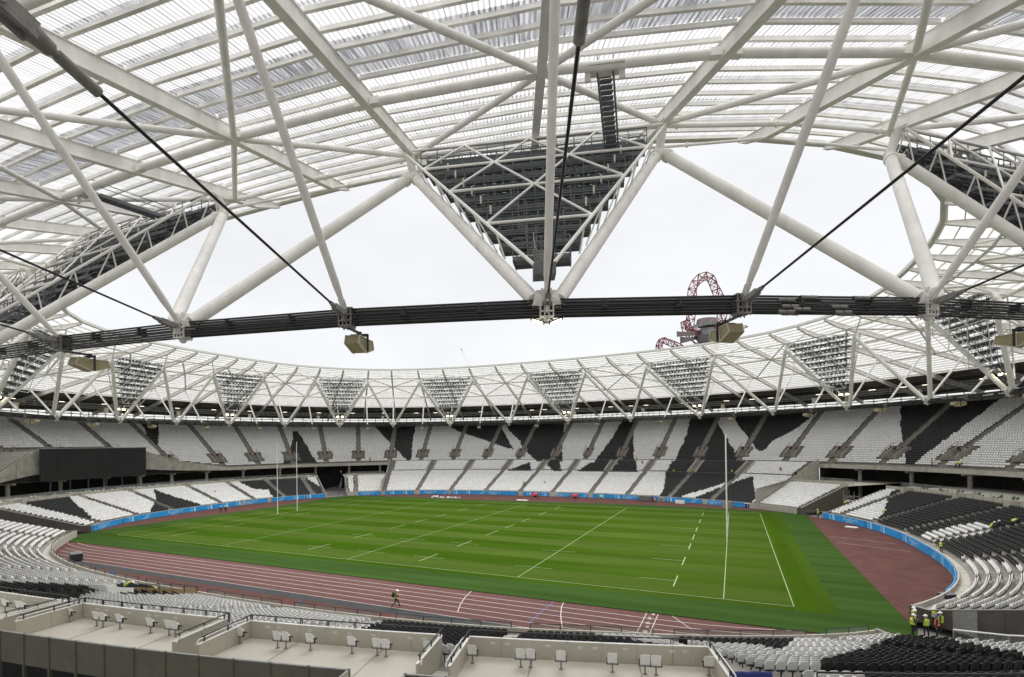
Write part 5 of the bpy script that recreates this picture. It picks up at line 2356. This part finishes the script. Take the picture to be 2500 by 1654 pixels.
crate('black_cart', 'black equipment cart beside the track at the near left corner', 'cart', hit(186, 1368, .01), 2.6, 1.3, 1.05, m_darker, -.35, legs=True, m2=m_dark)
crate('waste_bin', 'black and orange bin beside the right curve hoarding', 'bin', hit(2312, 1478, .01), 1.1, .9, 1.1, m_darker, .5, m2=m_dark)
crate('white_sheets', 'white wrapped sheets leaning on the far hoarding left of the near right post', 'sheets', hit(1660, 1230, .01), 2.4, .5, .85, m_white, -.4)
crate('low_white_box', 'two low white boards lying by the right curve hoarding', 'boards', hit(2079, 1289, .01), 1.8, .9, .18, m_white, -.5)
for px, px2, lab in (((267, 1412), (283, 1398), 'blue sign panel at the near left wall, small one'), ((376, 1452), (392, 1428), 'taller blue sign panel at the near left corner of the track'), ((731, 1488), (736, 1475), 'narrow blue sign panel at the near front rail')):
    a, b = hit(px[0], px[1], .4), hit(px2[0], px[1], .4)
    t = thing('blue_sign', lab, 'sign', tuple((a + b) / 2 - (0, 0, .4)))
    H_ = 1.3
    d_ = (b - a) / np.linalg.norm(b - a)
    n_ = np.array([-d_[1], d_[0], 0])
    g = MB()
    g.obox((a + b) / 2 + (0, 0, .25), (b - a) / 2, n_ * .02, (0, 0, .55))
    part('panel', g, m_blue, t)
    for q in (a, b):
        g = MB()
        g.beam(q - (0, 0, .4), q + (0, 0, .75), .05, .05)
        part('leg', g, m_galv, t)

# ------------------------------------------------------------------ barriers, fences and scaffold at the corner gaps
def fence(name, label, cat, pts, h, m_, step=.5, rails=(.1, 1.0), group=None, glassy=False):
    t = thing(name, label, cat, tuple(pts[0]), group)
    for a, b in zip(pts[:-1], pts[1:]):
        a, b = np.asarray(a, float), np.asarray(b, float)
        n_ = max(1, int(np.linalg.norm(b - a) / step))
        g = MB()
        for r_ in rails:
            g.beam(a + (0, 0, h * r_), b + (0, 0, h * r_), .06, .06)
        part('rail', g, m_, t)
        for q in range(n_ + 1):
            p_ = a + (b - a) * q / n_
            g = MB()
            g.beam(p_, p_ + (0, 0, h), .05, .05)
            part('post', g, m_, t)
        if glassy:
            g = MB()
            g.quad(a + (0, 0, .05), b + (0, 0, .05), b + (0, 0, h * .92), a + (0, 0, h * .92))
            part('glass_panel', g, m_glass, t)
    return t


fence('corner_fence', 'dark grey vertical fence closing the far left corner gap', 'fence', [P(171.8, 1, 0), P(168.2, 6, 0), P(167, 16, 2.2)], 2.6, m_dark, .45)
fence('crowd_barrier', 'pale metal barrier along the foot of the far right white seats', 'barrier', [P(46.5, -.5, 0), P(38, -.5, 0)], 1.15, m_galv, .4)
fence('corner_barrier', 'dark rail across the far right corner gap', 'barrier', [P(36.4, .5, 0), P(31.6, .5, 0)], 1.1, m_dark, .6)
for (s_, d_, lab) in ((34.5, 12, 'scaffold tower in the far right corner gap'), (48.5, 27, 'scaffold tower under the upper tier right of the far stand')):
    t = thing('scaffold_tower', lab, 'scaffold', tuple(P(s_, d_, 0)))
    T_, N_ = tng(s_), nrm(s_)
    g = MB()
    zb = 0 if d_ < 20 else 5.1
    for q in (-1, 1):
        for r_ in (-1, 1):
            g.tube(P(s_, d_, zb) + T_ * q * 1.2 + N_ * r_ * .8, P(s_, d_, zb + 4.6 - (zb > 0) * 1.6) + T_ * q * 1.2 + N_ * r_ * .8, .05, 6)
    part('standard', g, m_galv, t)['kind'] = 'stuff'
    g = MB()
    for z_ in (.3, 1.4, 2.5, 3.4):
        for r_ in (-1, 1):
            if zb + z_ < 8.0:
                g.tube(P(s_, d_, zb + z_) + T_ * -1.25 + N_ * r_ * .8, P(s_, d_, zb + z_) + T_ * 1.25 + N_ * r_ * .8, .04, 6)
                g.tube(P(s_, d_, zb + z_) + T_ * -1.2 + N_ * r_ * .8, P(s_, d_, zb + min(z_ + 1.1, 3)) + T_ * 1.2 + N_ * r_ * .8, .03, 6)
    part('ledger', g, m_galv, t)['kind'] = 'stuff'
    g = MB()
    g.obox(P(s_, d_, zb + 2.5), T_ * 1.25, N_ * .8, (0, 0, .04))
    part('board_deck', g, m_wood, t)

# front rails of the near stand: glass strip under a dark rail, open at every stair
cutN = sorted(AISLE['N'])
edgesN = [243.6] + [c for c in cutN if 244 < c < 364] + [364.4]
k = 0
for e0, e1 in zip(edgesN[:-1], edgesN[1:]):
    k += 1
    S = srange(e0 + .75, e1 - .75, 2.5)
    pts = [P(q, .08, 1.2) for q in S]
    t = thing('front_rail', 'low glass rail with dark handrail on the near front wall, %s from the left' % ORD[k], 'rail', tuple(pts[0]), 'glass front rails of the near stand')
    for i in range(len(S) - 1):
        a, b = pts[i], pts[i + 1]
        g = MB()
        g.quad(a + (0, 0, .03), b + (0, 0, .03), b + (0, 0, .36), a + (0, 0, .36))
        part('glass_panel', g, m_glass, t)
    g = MB()
    g.chain([p_ + (0, 0, .40) for p_ in pts], .03, 6)
    part('handrail', g, m_darker, t)
    for p_ in pts:
        g = MB()
        g.beam(p_ - (0, 0, .2), p_ + (0, 0, .40), .05, .05)
        part('post', g, m_darker, t)

# side barrier of the near right gap: pipe rail over pale panels
S0 = 364.5
pts = [P(S0 + .3, d_, max(1.0, deck_z(363, d_)) + .3) for d_ in (5.0, 8, 11, 14, 17)]
t = thing('pipe_barrier', 'white pipe rail over pale panels beside the gap at the lower right', 'barrier', tuple(pts[0]))
for a, b in zip(pts[:-1], pts[1:]):
    g = MB()
    g.quad(a - (0, 0, .5), b - (0, 0, .5), b + (0, 0, .5), a + (0, 0, .5))
    part('panel', g, m_glass, t)
    g = MB()
    g.tube(a + (0, 0, .62), b + (0, 0, .62), .055, 8)
    part('pipe_rail', g, m_white, t)
for a in pts:
    g = MB()
    g.beam(a - (0, 0, .6), a + (0, 0, .6), .07, .07)
    part('post', g, m_galv, t)
# ------------------------------------------------------------------ near box terrace in front of the camera
WX = np.array([-30, 2.8, 11.6, 22.5, 24.0, 34.9, 37.5, 47.4])
WY = np.array([-69.6, -68.5, -67.6, -66.1, -66.0, -63.6, -63.1, -60.2])
wp = np.polyfit(WX, WY, 3)
wd = np.polyder(wp)


def W3(x, e=0.0, z=0.0):
    sl = np.polyval(wd, x)
    n_ = np.array([sl, -1.0]) / math.hypot(sl, 1)
    return np.array([x + n_[0] * e, np.polyval(wp, x) + n_[1] * e, z])


def Wt(x):
    sl = np.polyval(wd, x)
    return np.array([1, sl, 0]) / math.hypot(sl, 1)


def Wn(x):
    sl = np.polyval(wd, x)
    return np.array([sl, -1, 0]) / math.hypot(sl, 1)


TZ, WZ = 5.12, 6.02
BAYS = [(-28.0, 9.8), (11.3, 22.5), (24.0, 35.0), (36.4, 47.4)]
DEP = 5.4
BN_ = ['leftmost of four', 'second of four from the left', 'third of four from the left', 'rightmost of four']
for i, (x0, x1) in enumerate(BAYS):
    t = thing('box_terrace', 'pale terrace bay with low beige wall, %s' % BN_[i], 'terrace', tuple(W3((x0 + x1) / 2, 2, TZ)), 'box terrace bays')
    xs = np.arange(x0, x1 + .01, (x1 - x0) / max(1, round((x1 - x0) / 1.55)))
    g = MB()
    xx = np.linspace(x0, x1, 9)
    g.grid([[W3(x, e, TZ) for x in xx] for e in (.12, 2.4, DEP)])
    g.grid([[W3(x, .12, 4.2) for x in xx], [W3(x, .12, TZ) for x in xx]])
    part('floor', g, m_coat, t)
    for a, b in zip(xs[:-1], xs[1:]):
        g = MB()
        c = W3((a + b) / 2, .05, (4.5 + WZ) / 2)
        hw_ = np.linalg.norm(W3(b) - W3(a)) / 2
        g.obox(c, Wt((a + b) / 2) * (hw_ - .007), Wn((a + b) / 2) * .045, (0, 0, (WZ - 4.5) / 2))
        part('wall_panel', g, m_beige, t)
        g = MB()
        g.obox(W3((a + b) / 2, .05, WZ + .015), Wt((a + b) / 2) * (hw_ - .003), Wn((a + b) / 2) * .06, (0, 0, .014))
        part('wall_cap', g, m_steel, t)
    g = MB()
    pts = [W3(x, -.06, WZ + .30) for x in np.linspace(x0, x1, 9)]
    for a, b in zip(pts[:-1], pts[1:]):
        g.beam(a, b, .045, .05)
    part('handrail', g, m_darker, t)
    for x in xs:
        g = MB()
        for q in (-.05, .05):
            g.beam(W3(x + q, -.06, WZ - .25), W3(x + q, -.06, WZ + .3), .05, .03)
        part('rail_post', g, m_darker, t)
    # end walls along the stair openings
    for xe, sg in ((x0, -1), (x1, 1)):
        if xe < -20:
            continue
        ln = 3.3
        for q in range(2):
            g = MB()
            e0, e1 = ln * q / 2, ln * (q + 1) / 2
            a, b = W3(xe, e0 + .12, 0), W3(xe, e1 + .10, 0)
            ax = (b - a) / 2
            g.obox((a + b) / 2 + (0, 0, (4.3 + WZ) / 2), ax, Wt(xe) * .05, (0, 0, (WZ - 4.3) / 2))
            part('end_wall', g, m_beige, t)
            g = MB()
            g.obox((a + b) / 2 + (0, 0, WZ + .015), ax, Wt(xe) * .065, (0, 0, .014))
            part('wall_cap', g, m_steel, t)
        g = MB()
        a, b = W3(xe, -.06, WZ + .30), W3(xe, ln - .1, WZ + .30)
        g.beam(a, b, .045, .05)
        for q in (.1, .5, .95):
            p_ = a + (b - a) * q
            g.beam(p_ - (0, 0, .4), p_, .05, .05)
        part('side_handrail', g, m_darker, t)
        g = MB()
        off_ = Wt(xe) * sg * .16
        pts = [W3(xe, ln + .05, WZ - .05) + off_, W3(xe, ln - .1, WZ + .16) + off_, W3(xe, .9, WZ + .16) + off_, W3(xe, .5, WZ + .12) + off_]
        g.chain(pts, .035, 8)
        g.tube(W3(xe, ln * .5, WZ + .16) + off_, W3(xe, ln * .5, WZ - .1), .02, 6)
        part('white_grab_rail', g, m_white, t)
    # joint strips on the floor
    for q in ((.28, .72) if i else (.75,)):
        xj = x0 + (x1 - x0) * q
        g = MB()
        g.obox(W3(xj, .12 + (DEP - .12) / 2, TZ + .006), Wn(xj) * (DEP - .2) / 2, Wt(xj) * .035, (0, 0, .004))
        part('floor_joint', g, m_galv, t)
    g = MB()
    for x in np.linspace(x0, x1, 5)[:-1]:
        g.beam(W3(x, 3.9, TZ + .004), W3(x + (x1 - x0) / 4, 3.9, TZ + .004), .02, .004)
    part('floor_joint', g, m_galv, t)
# stairs between the bays
for (xa, xb), nm in (((9.8, 11.3), 'left'), ((22.5, 24.0), 'middle'), ((35.0, 36.4), 'right')):
    t = thing('terrace_stair', 'short concrete stair cut between two terrace bays, %s one of three' % nm, 'stair', tuple(W3((xa + xb) / 2, 2, TZ)), 'terrace stairs')
    xm = (xa + xb) / 2
    for k in range(8):
        g = MB()
        z_ = TZ + .02 - .16 * (7 - k) * .62
        e_ = .2 + .42 * k
        g.obox(W3(xm, e_, z_ - .2), Wt(xm) * ((xb - xa) / 2 - .07), Wn(xm) * .205, (0, 0, .2))
        part('step', g, m_conc, t)
        g = MB()
        g.obox(W3(xm, e_ - .18, z_ + .006), Wt(xm) * ((xb - xa) / 2 - .09), Wn(xm) * .025, (0, 0, .005))
        part('nosing', g, m_white if k < 7 else m_rsign, t)
    g = MB()
    g.quad(W3(xa, 3.5, TZ), W3(xb, 3.5, TZ), W3(xb, DEP, TZ), W3(xa, DEP, TZ))
    part('landing', g, m_coat, t)

# number plates on the wall
PLATES = [((37, 722), 0), ((205, 750), 0), ((313, 768), 0), ((870, 855), 0), ((952, 868), 0), ((1150, 892), 0), ((1322, 912), 0), ((1393, 920), 0), ((1563, 940), 0),
          ((1818, 970), 0), ((1912, 977), 0), ((193, 1022), 1), ((298, 1033), 1), ((575, 1055), 1), ((797, 1071), 1), ((925, 1080), 1), ((1138, 1095), 1),
          ((1468, 1120), 1), ((1592, 1127), 1), ((2205, 1168), 1), ((2335, 1178), 1), ((497, 1196), 2), ((788, 1212), 2), ((923, 1218), 2), ((1193, 1233), 2), ((1608, 1250), 2), ((1728, 1253), 2)]
for i, ((cx_, cy_), w_) in enumerate(PLATES):
    u_, v_ = ([0, 600, 1200][w_] + cx_ / 3.646, 1254 + cy_ / 3.646)
    # wall face at this column: march along the wall
    best = None
    for x in np.linspace(-6, 47, 1200):
        p_ = W3(x, .10, 0)
        q = pr(p_ + (0, 0, 5.8))[0]
        if q[2] > 0:
            e_ = abs(q[0] - u_)
            if best is None or e_ < best[0]:
                best = (e_, x)
    x = best[1]
    z_ = 5.78
    num = 'A-%d' % (352 - i)
    t = thing('seat_plate', 'small white plate with a dark number on the terrace wall, %s from the left' % ORD[i + 1], 'number plate', tuple(W3(x, .1, z_)), 'number plates on the terrace wall')
    g = MB()
    g.obox(W3(x, .104, z_), Wt(x) * .13, Wn(x) * .006, (0, 0, .055))
    part('plate', g, m_white, t)
    v, f = text_geo(num)
    g = MB()
    g.add([W3(x, .114, z_ - .035) + Wt(x) * p_[0] * .1 + (0, 0, p_[1] * .1) for p_ in v], f)
    part('digits', g, m_darker, t)

# white tip-up seats on the terrace
def terrace_seat():
    t = bpy.data.objects.new('tip_up_chair', None)
    COL.objects.link(t)
    pl_mb = MB()
    f_ = seat_shell(pl_mb, n=7, draw=False)
    f_(0, .45, lambda q: .42 + .50 * q, lambda q: .07 + .11 * q - .025 * math.sin(q * PI), .028, .12)
    link('backrest', pl_mb.mesh('backrest', m_seatw), t)
    pn = MB()
    f_ = seat_shell(pn, n=5, draw=False)
    f_(0, .41, lambda q: .38 + .36 * q, lambda q: -.05 + .03 * q, .05, .2)
    link('seat_pan', pn.mesh('seat_pan', m_seatw), t)
    for sg in (-1, 1):
        a = MB()
        a.add([(sg * .25, .15, .40), (sg * .25, -.02, .40), (sg * .25, .05, .52), (sg * .25, .04, .68), (sg * .25, .12, .66), (sg * .25, .12, .52),
               (sg * .22, .15, .40), (sg * .22, -.02, .40), (sg * .22, .05, .52), (sg * .22, .04, .68), (sg * .22, .12, .66), (sg * .22, .12, .52)],
              [(0, 1, 2, 3, 4, 5), (11, 10, 9, 8, 7, 6)] + [(i, i + 6, (i + 1) % 6 + 6, (i + 1) % 6) for i in range(6)])
        a.obox((sg * .235, -.02, .58), (.012, 0, 0), (0, .14, .05), (0, -.012, .03))
        link('arm_bracket', a.mesh('arm_bracket', m_rubber), t)
    b = MB()
    b.box((0, .08, .39), (.56, .09, .07))
    link('support_rail', b.mesh('support_rail', m_cast), t)
    b = MB()
    b.tube((0, .08, .0), (0, .08, .38), .035, 10)
    b.box((0, .08, .01), (.2, .16, .02))
    link('post', b.mesh('post', m_cast), t)
    return t


SEATP = [((95, 868), 0), ((205, 890), 0), ((260, 890), 0), ((640, 960), 0), ((875, 1002), 0), ((930, 1010), 0), ((1080, 1026), 0), ((1350, 1062), 0), ((1520, 1085), 0), ((1575, 1093), 0), ((2147, 1155), 0),
         ((290, 1193), 1), ((365, 1198), 1), ((582, 1215), 1), ((950, 1242), 1), ((1180, 1262), 1), ((1258, 1270), 1), ((1645, 1275), 1), ((2020, 1328), 1),
         ((262, 1363), 2), ((350, 1366), 2), ((618, 1383), 2), ((1080, 1408), 2), ((1365, 1425), 2), ((1460, 1432), 2), ((1935, 1438), 2)]
base_seat = None
for i, ((cx_, cy_), w_) in enumerate(SEATP):
    u_, v_ = ([0, 600, 1200][w_] + cx_ / 3.646, 1254 + cy_ / 3.646)
    p_ = hit(u_, v_, TZ)
    # stay clear of the front wall
    xm = min(np.linspace(p_[0] - 2, p_[0] + 2, 81), key=lambda x: np.linalg.norm(W3(x, 0, 0)[:2] - p_[:2]))
    e_ = max(.75, min(2.2, float((p_ - W3(xm, 0, TZ)) @ Wn(xm))))
    pos = W3(xm, e_, TZ + .004)
    o = terrace_seat() if base_seat is None else copy_tree(base_seat)
    if base_seat is None:
        base_seat = o
    o.location = pos
    o.rotation_euler = (0, 0, math.atan2(Wn(xm)[1], Wn(xm)[0]) - PI / 2)
    tag(o, 'white tip-up seat on a post on the pale terrace floor, %s from the left' % ORD[i + 1], 'seat', 'white seats on the box terrace')

# taupe screen wall between the terrace and the viewing gallery
GE = DEP + .02


def gallery(x0, x1, label, ret0, ret1, n):
    t = thing('screen_wall', label, 'wall', tuple(W3((x0 + x1) / 2, GE, 5.0)), 'taupe screen walls')
    xs = np.linspace(x0, x1, n + 1)
    z0, z1 = 5.02, 6.52
    for a, b in zip(xs[:-1], xs[1:]):
        g = MB()
        m_ = (a + b) / 2
        hw_ = np.linalg.norm(W3(b, GE) - W3(a, GE)) / 2
        g.obox(W3(m_, GE, (z0 + z1) / 2), Wt(m_) * (hw_ - .035), Wn(m_) * .03, (0, 0, (z1 - z0) / 2))
        part('panel', g, m_brown, t)
        g = MB()
        g.obox(W3(m_, GE, z1 + .02), Wt(m_) * (hw_ - .03), Wn(m_) * .05, (0, 0, .02))
        part('cap_rail', g, m_galv, t)
    for x in xs:
        g = MB()
        g.obox(W3(x, GE + .02, (3.4 + z1) / 2 + .02), Wt(x) * .045, Wn(x) * .06, (0, 0, (z1 - 3.4) / 2 + .03))
        part('post', g, m_brown, t)
    for xe, ret in ((x0, ret0), (x1, ret1)):
        if ret:
            for q in range(2):
                g = MB()
                a, b = W3(xe, GE + .08 + q * 1.3), W3(xe, GE + .08 + q * 1.3 + 1.24)
                g.obox((a + b) / 2 + (0, 0, (z0 + z1) / 2), (b - a) / 2, Wt(xe) * .03, (0, 0, (z1 - z0) / 2))
                part('panel', g, m_beige, t)
                g = MB()
                g.obox((a + b) / 2 + (0, 0, z1 + .02), (b - a) / 2, Wt(xe) * .05, (0, 0, .02))
                part('cap_rail', g, m_galv, t)
    # ledge bars standing in front of the dark opening below
    for k_, (a, b) in enumerate(zip(xs[:-1], xs[1:])):
        g = MB()
        m_ = (a + b) / 2
        g.beam(W3(a + .03, GE + .9, 4.72), W3(b - .03, GE + .9, 4.72), .16, .05)
        g.beam(W3(a + .03, GE + .9, 4.3), W3(a + .03, GE + .9, 4.72), .06, .06)
        part('ledge_bar', g, m_galv, t)
    return t


gallery(10.5, 33.0, 'long taupe panelled screen wall at the lower left corner', False, True, 13)
gallery(35.3, 49.5, 'taupe panelled screen wall at the bottom centre edge', True, False, 9)
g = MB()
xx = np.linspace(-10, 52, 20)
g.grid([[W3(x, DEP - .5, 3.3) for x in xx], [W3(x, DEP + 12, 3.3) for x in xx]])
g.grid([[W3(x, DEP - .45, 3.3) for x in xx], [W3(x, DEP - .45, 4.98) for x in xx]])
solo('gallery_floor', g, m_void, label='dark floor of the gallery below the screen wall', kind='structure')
g = MB()
g.grid([[W3(x, DEP - .02, TZ - .012) for x in (32.95, 35.35)], [W3(x, DEP + 3.2, TZ - .012) for x in (32.95, 35.35)]])
solo('gallery_path', g, m_coat, label='pale floor strip leading between the two screen walls', kind='structure')

# right of the terrace: dark rail in front of the nearest seats, navy cloth over it
S = srange(350.2, 364.0, 2.9)
pts = [P(q, 17.05, 6.22) for q in S]
t = thing('seat_rail', 'dark handrail crossing the bottom right in front of the nearest seats', 'rail', tuple(pts[0]))
g = MB()
for a, b in zip(pts[:-1], pts[1:]):
    g.beam(a, b, .06, .07)
part('handrail', g, m_darker, t)
for p_ in pts:
    g = MB()
    g.beam(p_ - (0, 0, .75), p_, .05, .05)
    part('post', g, m_darker, t)
a, b = hit(1774, 1640, 6.0), hit(1884, 1640, 6.0)
t = thing('navy_cloth', 'navy blue cloth with white print draped at the bottom edge right of the terrace', 'cloth', tuple((a + b) / 2))
dv_ = (b - a) / np.linalg.norm(b - a)
nv_ = np.array([dv_[1], -dv_[0], 0])
g = MB()
rows = []
for z_, o_ in ((-.9, .26), (-.3, .14), (-.04, .07), (0, 0), (-.04, -.07), (-.4, -.12)):
    rows.append([a + (b - a) * q + nv_ * (o_ + .03 * math.sin(q * 17 + z_ * 4)) + (0, 0, z_) for q in np.linspace(0, 1, 16)])
g.grid(rows, 0, True)
part('fabric', g, m_bluecloth, t)

# plywood formwork and white panels at the lower left
a, b = standhit(328, 1458)[0], standhit(482, 1460)[0]
t = thing('formwork', 'raw plywood formwork strip with dark rails at the lower left', 'formwork', tuple(a))
dv_ = (b - a) / np.linalg.norm(b - a)
n_ = 9
for k in range(n_):
    g = MB()
    p_ = a + (b - a) * (k + .5) / n_
    g.obox(p_ + (0, 0, .45), (b - a) / n_ / 2 * .96, np.array([-dv_[1], dv_[0], 0]) * .03, (0, 0, .42))
    part('plywood_sheet', g, m_wood, t)
for k in range(6):
    g = MB()
    p_ = a + (b - a) * k / 5
    g.beam(p_ + (.0, -.1, 0), p_ + (0, -.1, 1.25), .04, .04)
    part('rail_post', g, m_darker, t)
g = MB()
g.beam(a + (0, -.1, 1.25), b + (0, -.1, 1.25), .04, .04)
part('rail', g, m_darker, t)
a, b = standhit(262, 1462)[0], standhit(326, 1462)[0]
t = thing('panel_box', 'open white panel enclosure beside the plywood formwork', 'panels', tuple(a))
dv_ = (b - a) / np.linalg.norm(b - a)
nv_ = np.array([-dv_[1], dv_[0], 0])
g = MB()
g.obox((a + b) / 2 + (0, 0, .5), (b - a) / 2, nv_ * .04, (0, 0, .5))
part('front_panel', g, m_white, t)
g = MB()
g.obox((a + b) / 2 + nv_ * 2.0 + (0, 0, .55), (b - a) / 2, nv_ * .04, (0, 0, .6))
part('rear_panel', g, m_white, t)
g = MB()
g.obox(a + nv_ * 1.0 + (0, 0, .55), nv_ * .95, dv_ * .04, (0, 0, .58))
part('side_panel', g, m_white, t)

# ------------------------------------------------------------------ beyond the stadium: red lattice tower and a crane
def far_pt(u, v, D):
    d = fw + r2 * (u - CX) / FPX - u2 * (v - CY) / FPX
    return CAM + d * D


DT = 290.0
tw = thing('lattice_tower', 'red lattice tower with an arched top and grey decks beyond the far roof', 'tower', tuple(far_pt(1705, 830, DT) * (1, 1, 0)))
K = 1 / 7.127


def tp_(cx_, cy_, dd=0):
    return far_pt(1560 + cx_ * K, 640 + cy_ * K, DT + dd)


def lattice(path, rad, name, m_=3, r=.30):
    path = [np.asarray(p_, float) for p_ in path]
    view = np.array([fw[0], fw[1], 0])
    rings = []
    for i, p_ in enumerate(path):
        d = path[min(i + 1, len(path) - 1)] - path[max(i - 1, 0)]
        d /= np.linalg.norm(d)
        x_ = np.cross(d, view)
        x_ /= np.linalg.norm(x_)
        y_ = np.cross(d, x_)
        tw_ = i * .35
        rr_ = rad[i] if isinstance(rad, (list, tuple)) else rad
        rings.append([p_ + rr_ * (x_ * math.cos(tw_ + 2 * PI * k / m_) + y_ * math.sin(tw_ + 2 * PI * k / m_)) for k in range(m_)])
    g = MB()
    for i, rg in enumerate(rings):
        for k in range(m_):
            g.tube(rg[k], rg[(k + 1) % m_], r * .7, 5)
            if i + 1 < len(rings):
                g.tube(rg[k], rings[i + 1][k], r, 5)
                g.tube(rg[k], rings[i + 1][(k + 1) % m_], r * .7, 5)
    part(name, g, m_lred, tw)


arch = [(880, 1180), (890, 1000), (900, 850), (930, 720), (935, 600), (950, 480), (1000, 370), (1070, 290), (1160, 250), (1250, 285), (1310, 370), (1350, 480), (1390, 600), (1430, 720), (1450, 850), (1440, 1000), (1400, 1180)]
lattice([tp_(*p_) for p_ in arch], [2.6, 2.7, 2.9, 3.1, 3.1, 3.0, 2.9, 2.9, 2.6, 2.6, 2.7, 2.8, 2.8, 2.8, 3, 3, 3], 'arch_lattice')
lattice([tp_(*p_) for p_ in ((360, 1560), (345, 1460), (370, 1385), (430, 1355), (520, 1385), (610, 1430), (720, 1490), (820, 1560))], [2, 2, 2, 2, 2.1, 2, 1.8, 1.6], 'side_loop')
lattice([tp_(*p_) for p_ in ((790, 1030), (820, 1120), (860, 1210), (950, 1300), (1080, 1400))], [2.2, 2.6, 3, 3.4, 3.6], 'deck_lattice', 4, .3)
lattice([tp_(*p_) for p_ in ((1480, 1040), (1440, 1150), (1380, 1260), (1300, 1380), (1240, 1480))], [2.4, 2.8, 3.2, 3.6, 3.6], 'deck_lattice', 4, .3)
lattice([tp_(*p_) for p_ in ((900, 1180), (1080, 1220), (1260, 1200), (1420, 1150), (1560, 1110))], [2.0, 2.6, 3, 2.6, 2.0], 'deck_lattice', 4, .28)
lattice([tp_(*p_) for p_ in ((1150, 2400), (1180, 2000), (1200, 1700), (1230, 1450), (1260, 1250), (1290, 1050))], [7, 6.5, 6, 5.5, 5, 4.6], 'mast_lattice', 5, .4)


def drum(cx_, cy0, cy1, r0, r1, m_, name, n=20):
    a, b = tp_(cx_, cy0), tp_(cx_, cy1)
    g = MB()
    zc = (a[2], b[2])
    g.grid([[np.array([a[0] + r * math.cos(q), a[1] + r * math.sin(q), z]) for q in np.linspace(0, 2 * PI, n + 1)] for r, z in ((r0 * .2, zc[0]), (r0, zc[0]), (r1, zc[1]), (r1 * .2, zc[1]))])
    return part(name, g, m_, tw)


drum(1180, 1000, 1110, 5.5, 6.3, m_tower, 'upper_deck')
drum(1200, 1165, 1300, 5.0, 5.6, m_towerglass, 'glazed_room')
drum(1160, 1290, 1400, 6.4, 4.2, m_dark, 'dark_underside')
for (cx0, cx1, cy0, cy1, nm) in ((655, 1060, 1205, 1305, 'ramp_deck'), (715, 1000, 1300, 1425, 'ramp_deck')):
    g = MB()
    rows = []
    for q in np.linspace(0, 1, 9):
        x = cx0 + (cx1 - cx0) * q
        sag = 26 * math.sin(q * PI) * (1 if nm else 0)
        y0 = cy0 + sag * .5
        y1 = cy1 - (30 * q if cy0 < 1300 else 75 * q)
        dd = -5 * math.sin(q * PI)
        rows.append([tp_(x, y0, dd), tp_(x, y1, dd), tp_(x, y1, dd + 3), tp_(x, y0, dd + 3), tp_(x, y0, dd)])
    g.grid(rows)
    part(nm, g, m_tower, tw)
g = MB()
c = tp_(1740, 1140)
rr0 = [np.array([c[0] + 4.6 * math.cos(q), c[1] + 4.6 * math.sin(q), c[2]]) for q in np.linspace(0, 2 * PI, 17)]
g.chain(rr0, .25, 5)
for p_ in rr0[::4]:
    g.tube(p_, tp_(1480, 1190), .2, 5)
part('side_ring', g, m_lred, tw)
g = MB()
g.tube(tp_(1602, 900), tp_(1600, 630), .3, 6)
g.tube(tp_(1602, 900), tp_(1500, 1200), .3, 6)
part('aerial', g, m_dark, tw)
for k, (cx_, cy_) in enumerate(((1000, 1090), (1080, 1060), (1160, 1045), (1240, 1035), (1320, 1028))):
    g = MB()
    a = tp_(cx_, cy_ + 45, -6.5)
    g.obox(a + (0, 0, .6), np.array([1.1, .0, 0]), np.array([0, .15, 0]), (0, 0, 1.0))
    part('deck_window', g, m_towerglass, tw)

cr = thing('crane', 'distant slanting white crane jib above the far roof', 'crane', tuple(far_pt(1150, 900, 430) * (1, 1, 0)))
a, b = far_pt(1126, 852, 430), far_pt(1156, 915, 430)
d = (b - a) / np.linalg.norm(b - a)
x_ = np.cross(d, fw)
x_ /= np.linalg.norm(x_)
g = MB()
for q in (-.5, .5):
    g.tube(a + x_ * q * .5, b + x_ * q * 1.6, .14, 5)
n_ = 16
for k in range(n_):
    p_, q_ = a + (b - a) * k / n_, a + (b - a) * (k + 1) / n_
    sg = 1 if k % 2 else -1
    w0, w1 = .5 * (.5 + 1.1 * k / n_), .5 * (.5 + 1.1 * (k + 1) / n_)
    g.tube(p_ + x_ * sg * w0, q_ - x_ * sg * w1, .09, 4)
part('jib', g, m_white, cr)
g = MB()
g.tube(a - d * .4, a + d * 2, .3, 6)
part('jib_tip', g, m_lred, cr)
g = MB()
m0 = far_pt(1156, 915, 430)
for qx in (-1, 1):
    for qy in (-1, 1):
        g.tube((m0[0] + qx, m0[1] + qy, -.5), (m0[0] + qx, m0[1] + qy, m0[2] + 2), .15, 5)
for z_ in np.arange(0, m0[2], 4):
    g.tube((m0[0] - 1, m0[1] - 1, z_), (m0[0] + 1, m0[1] - 1, min(z_ + 4, m0[2])), .1, 4)
    g.tube((m0[0] + 1, m0[1] + 1, z_), (m0[0] + 1, m0[1] - 1, min(z_ + 4, m0[2])), .1, 4)
part('mast', g, m_white, cr)
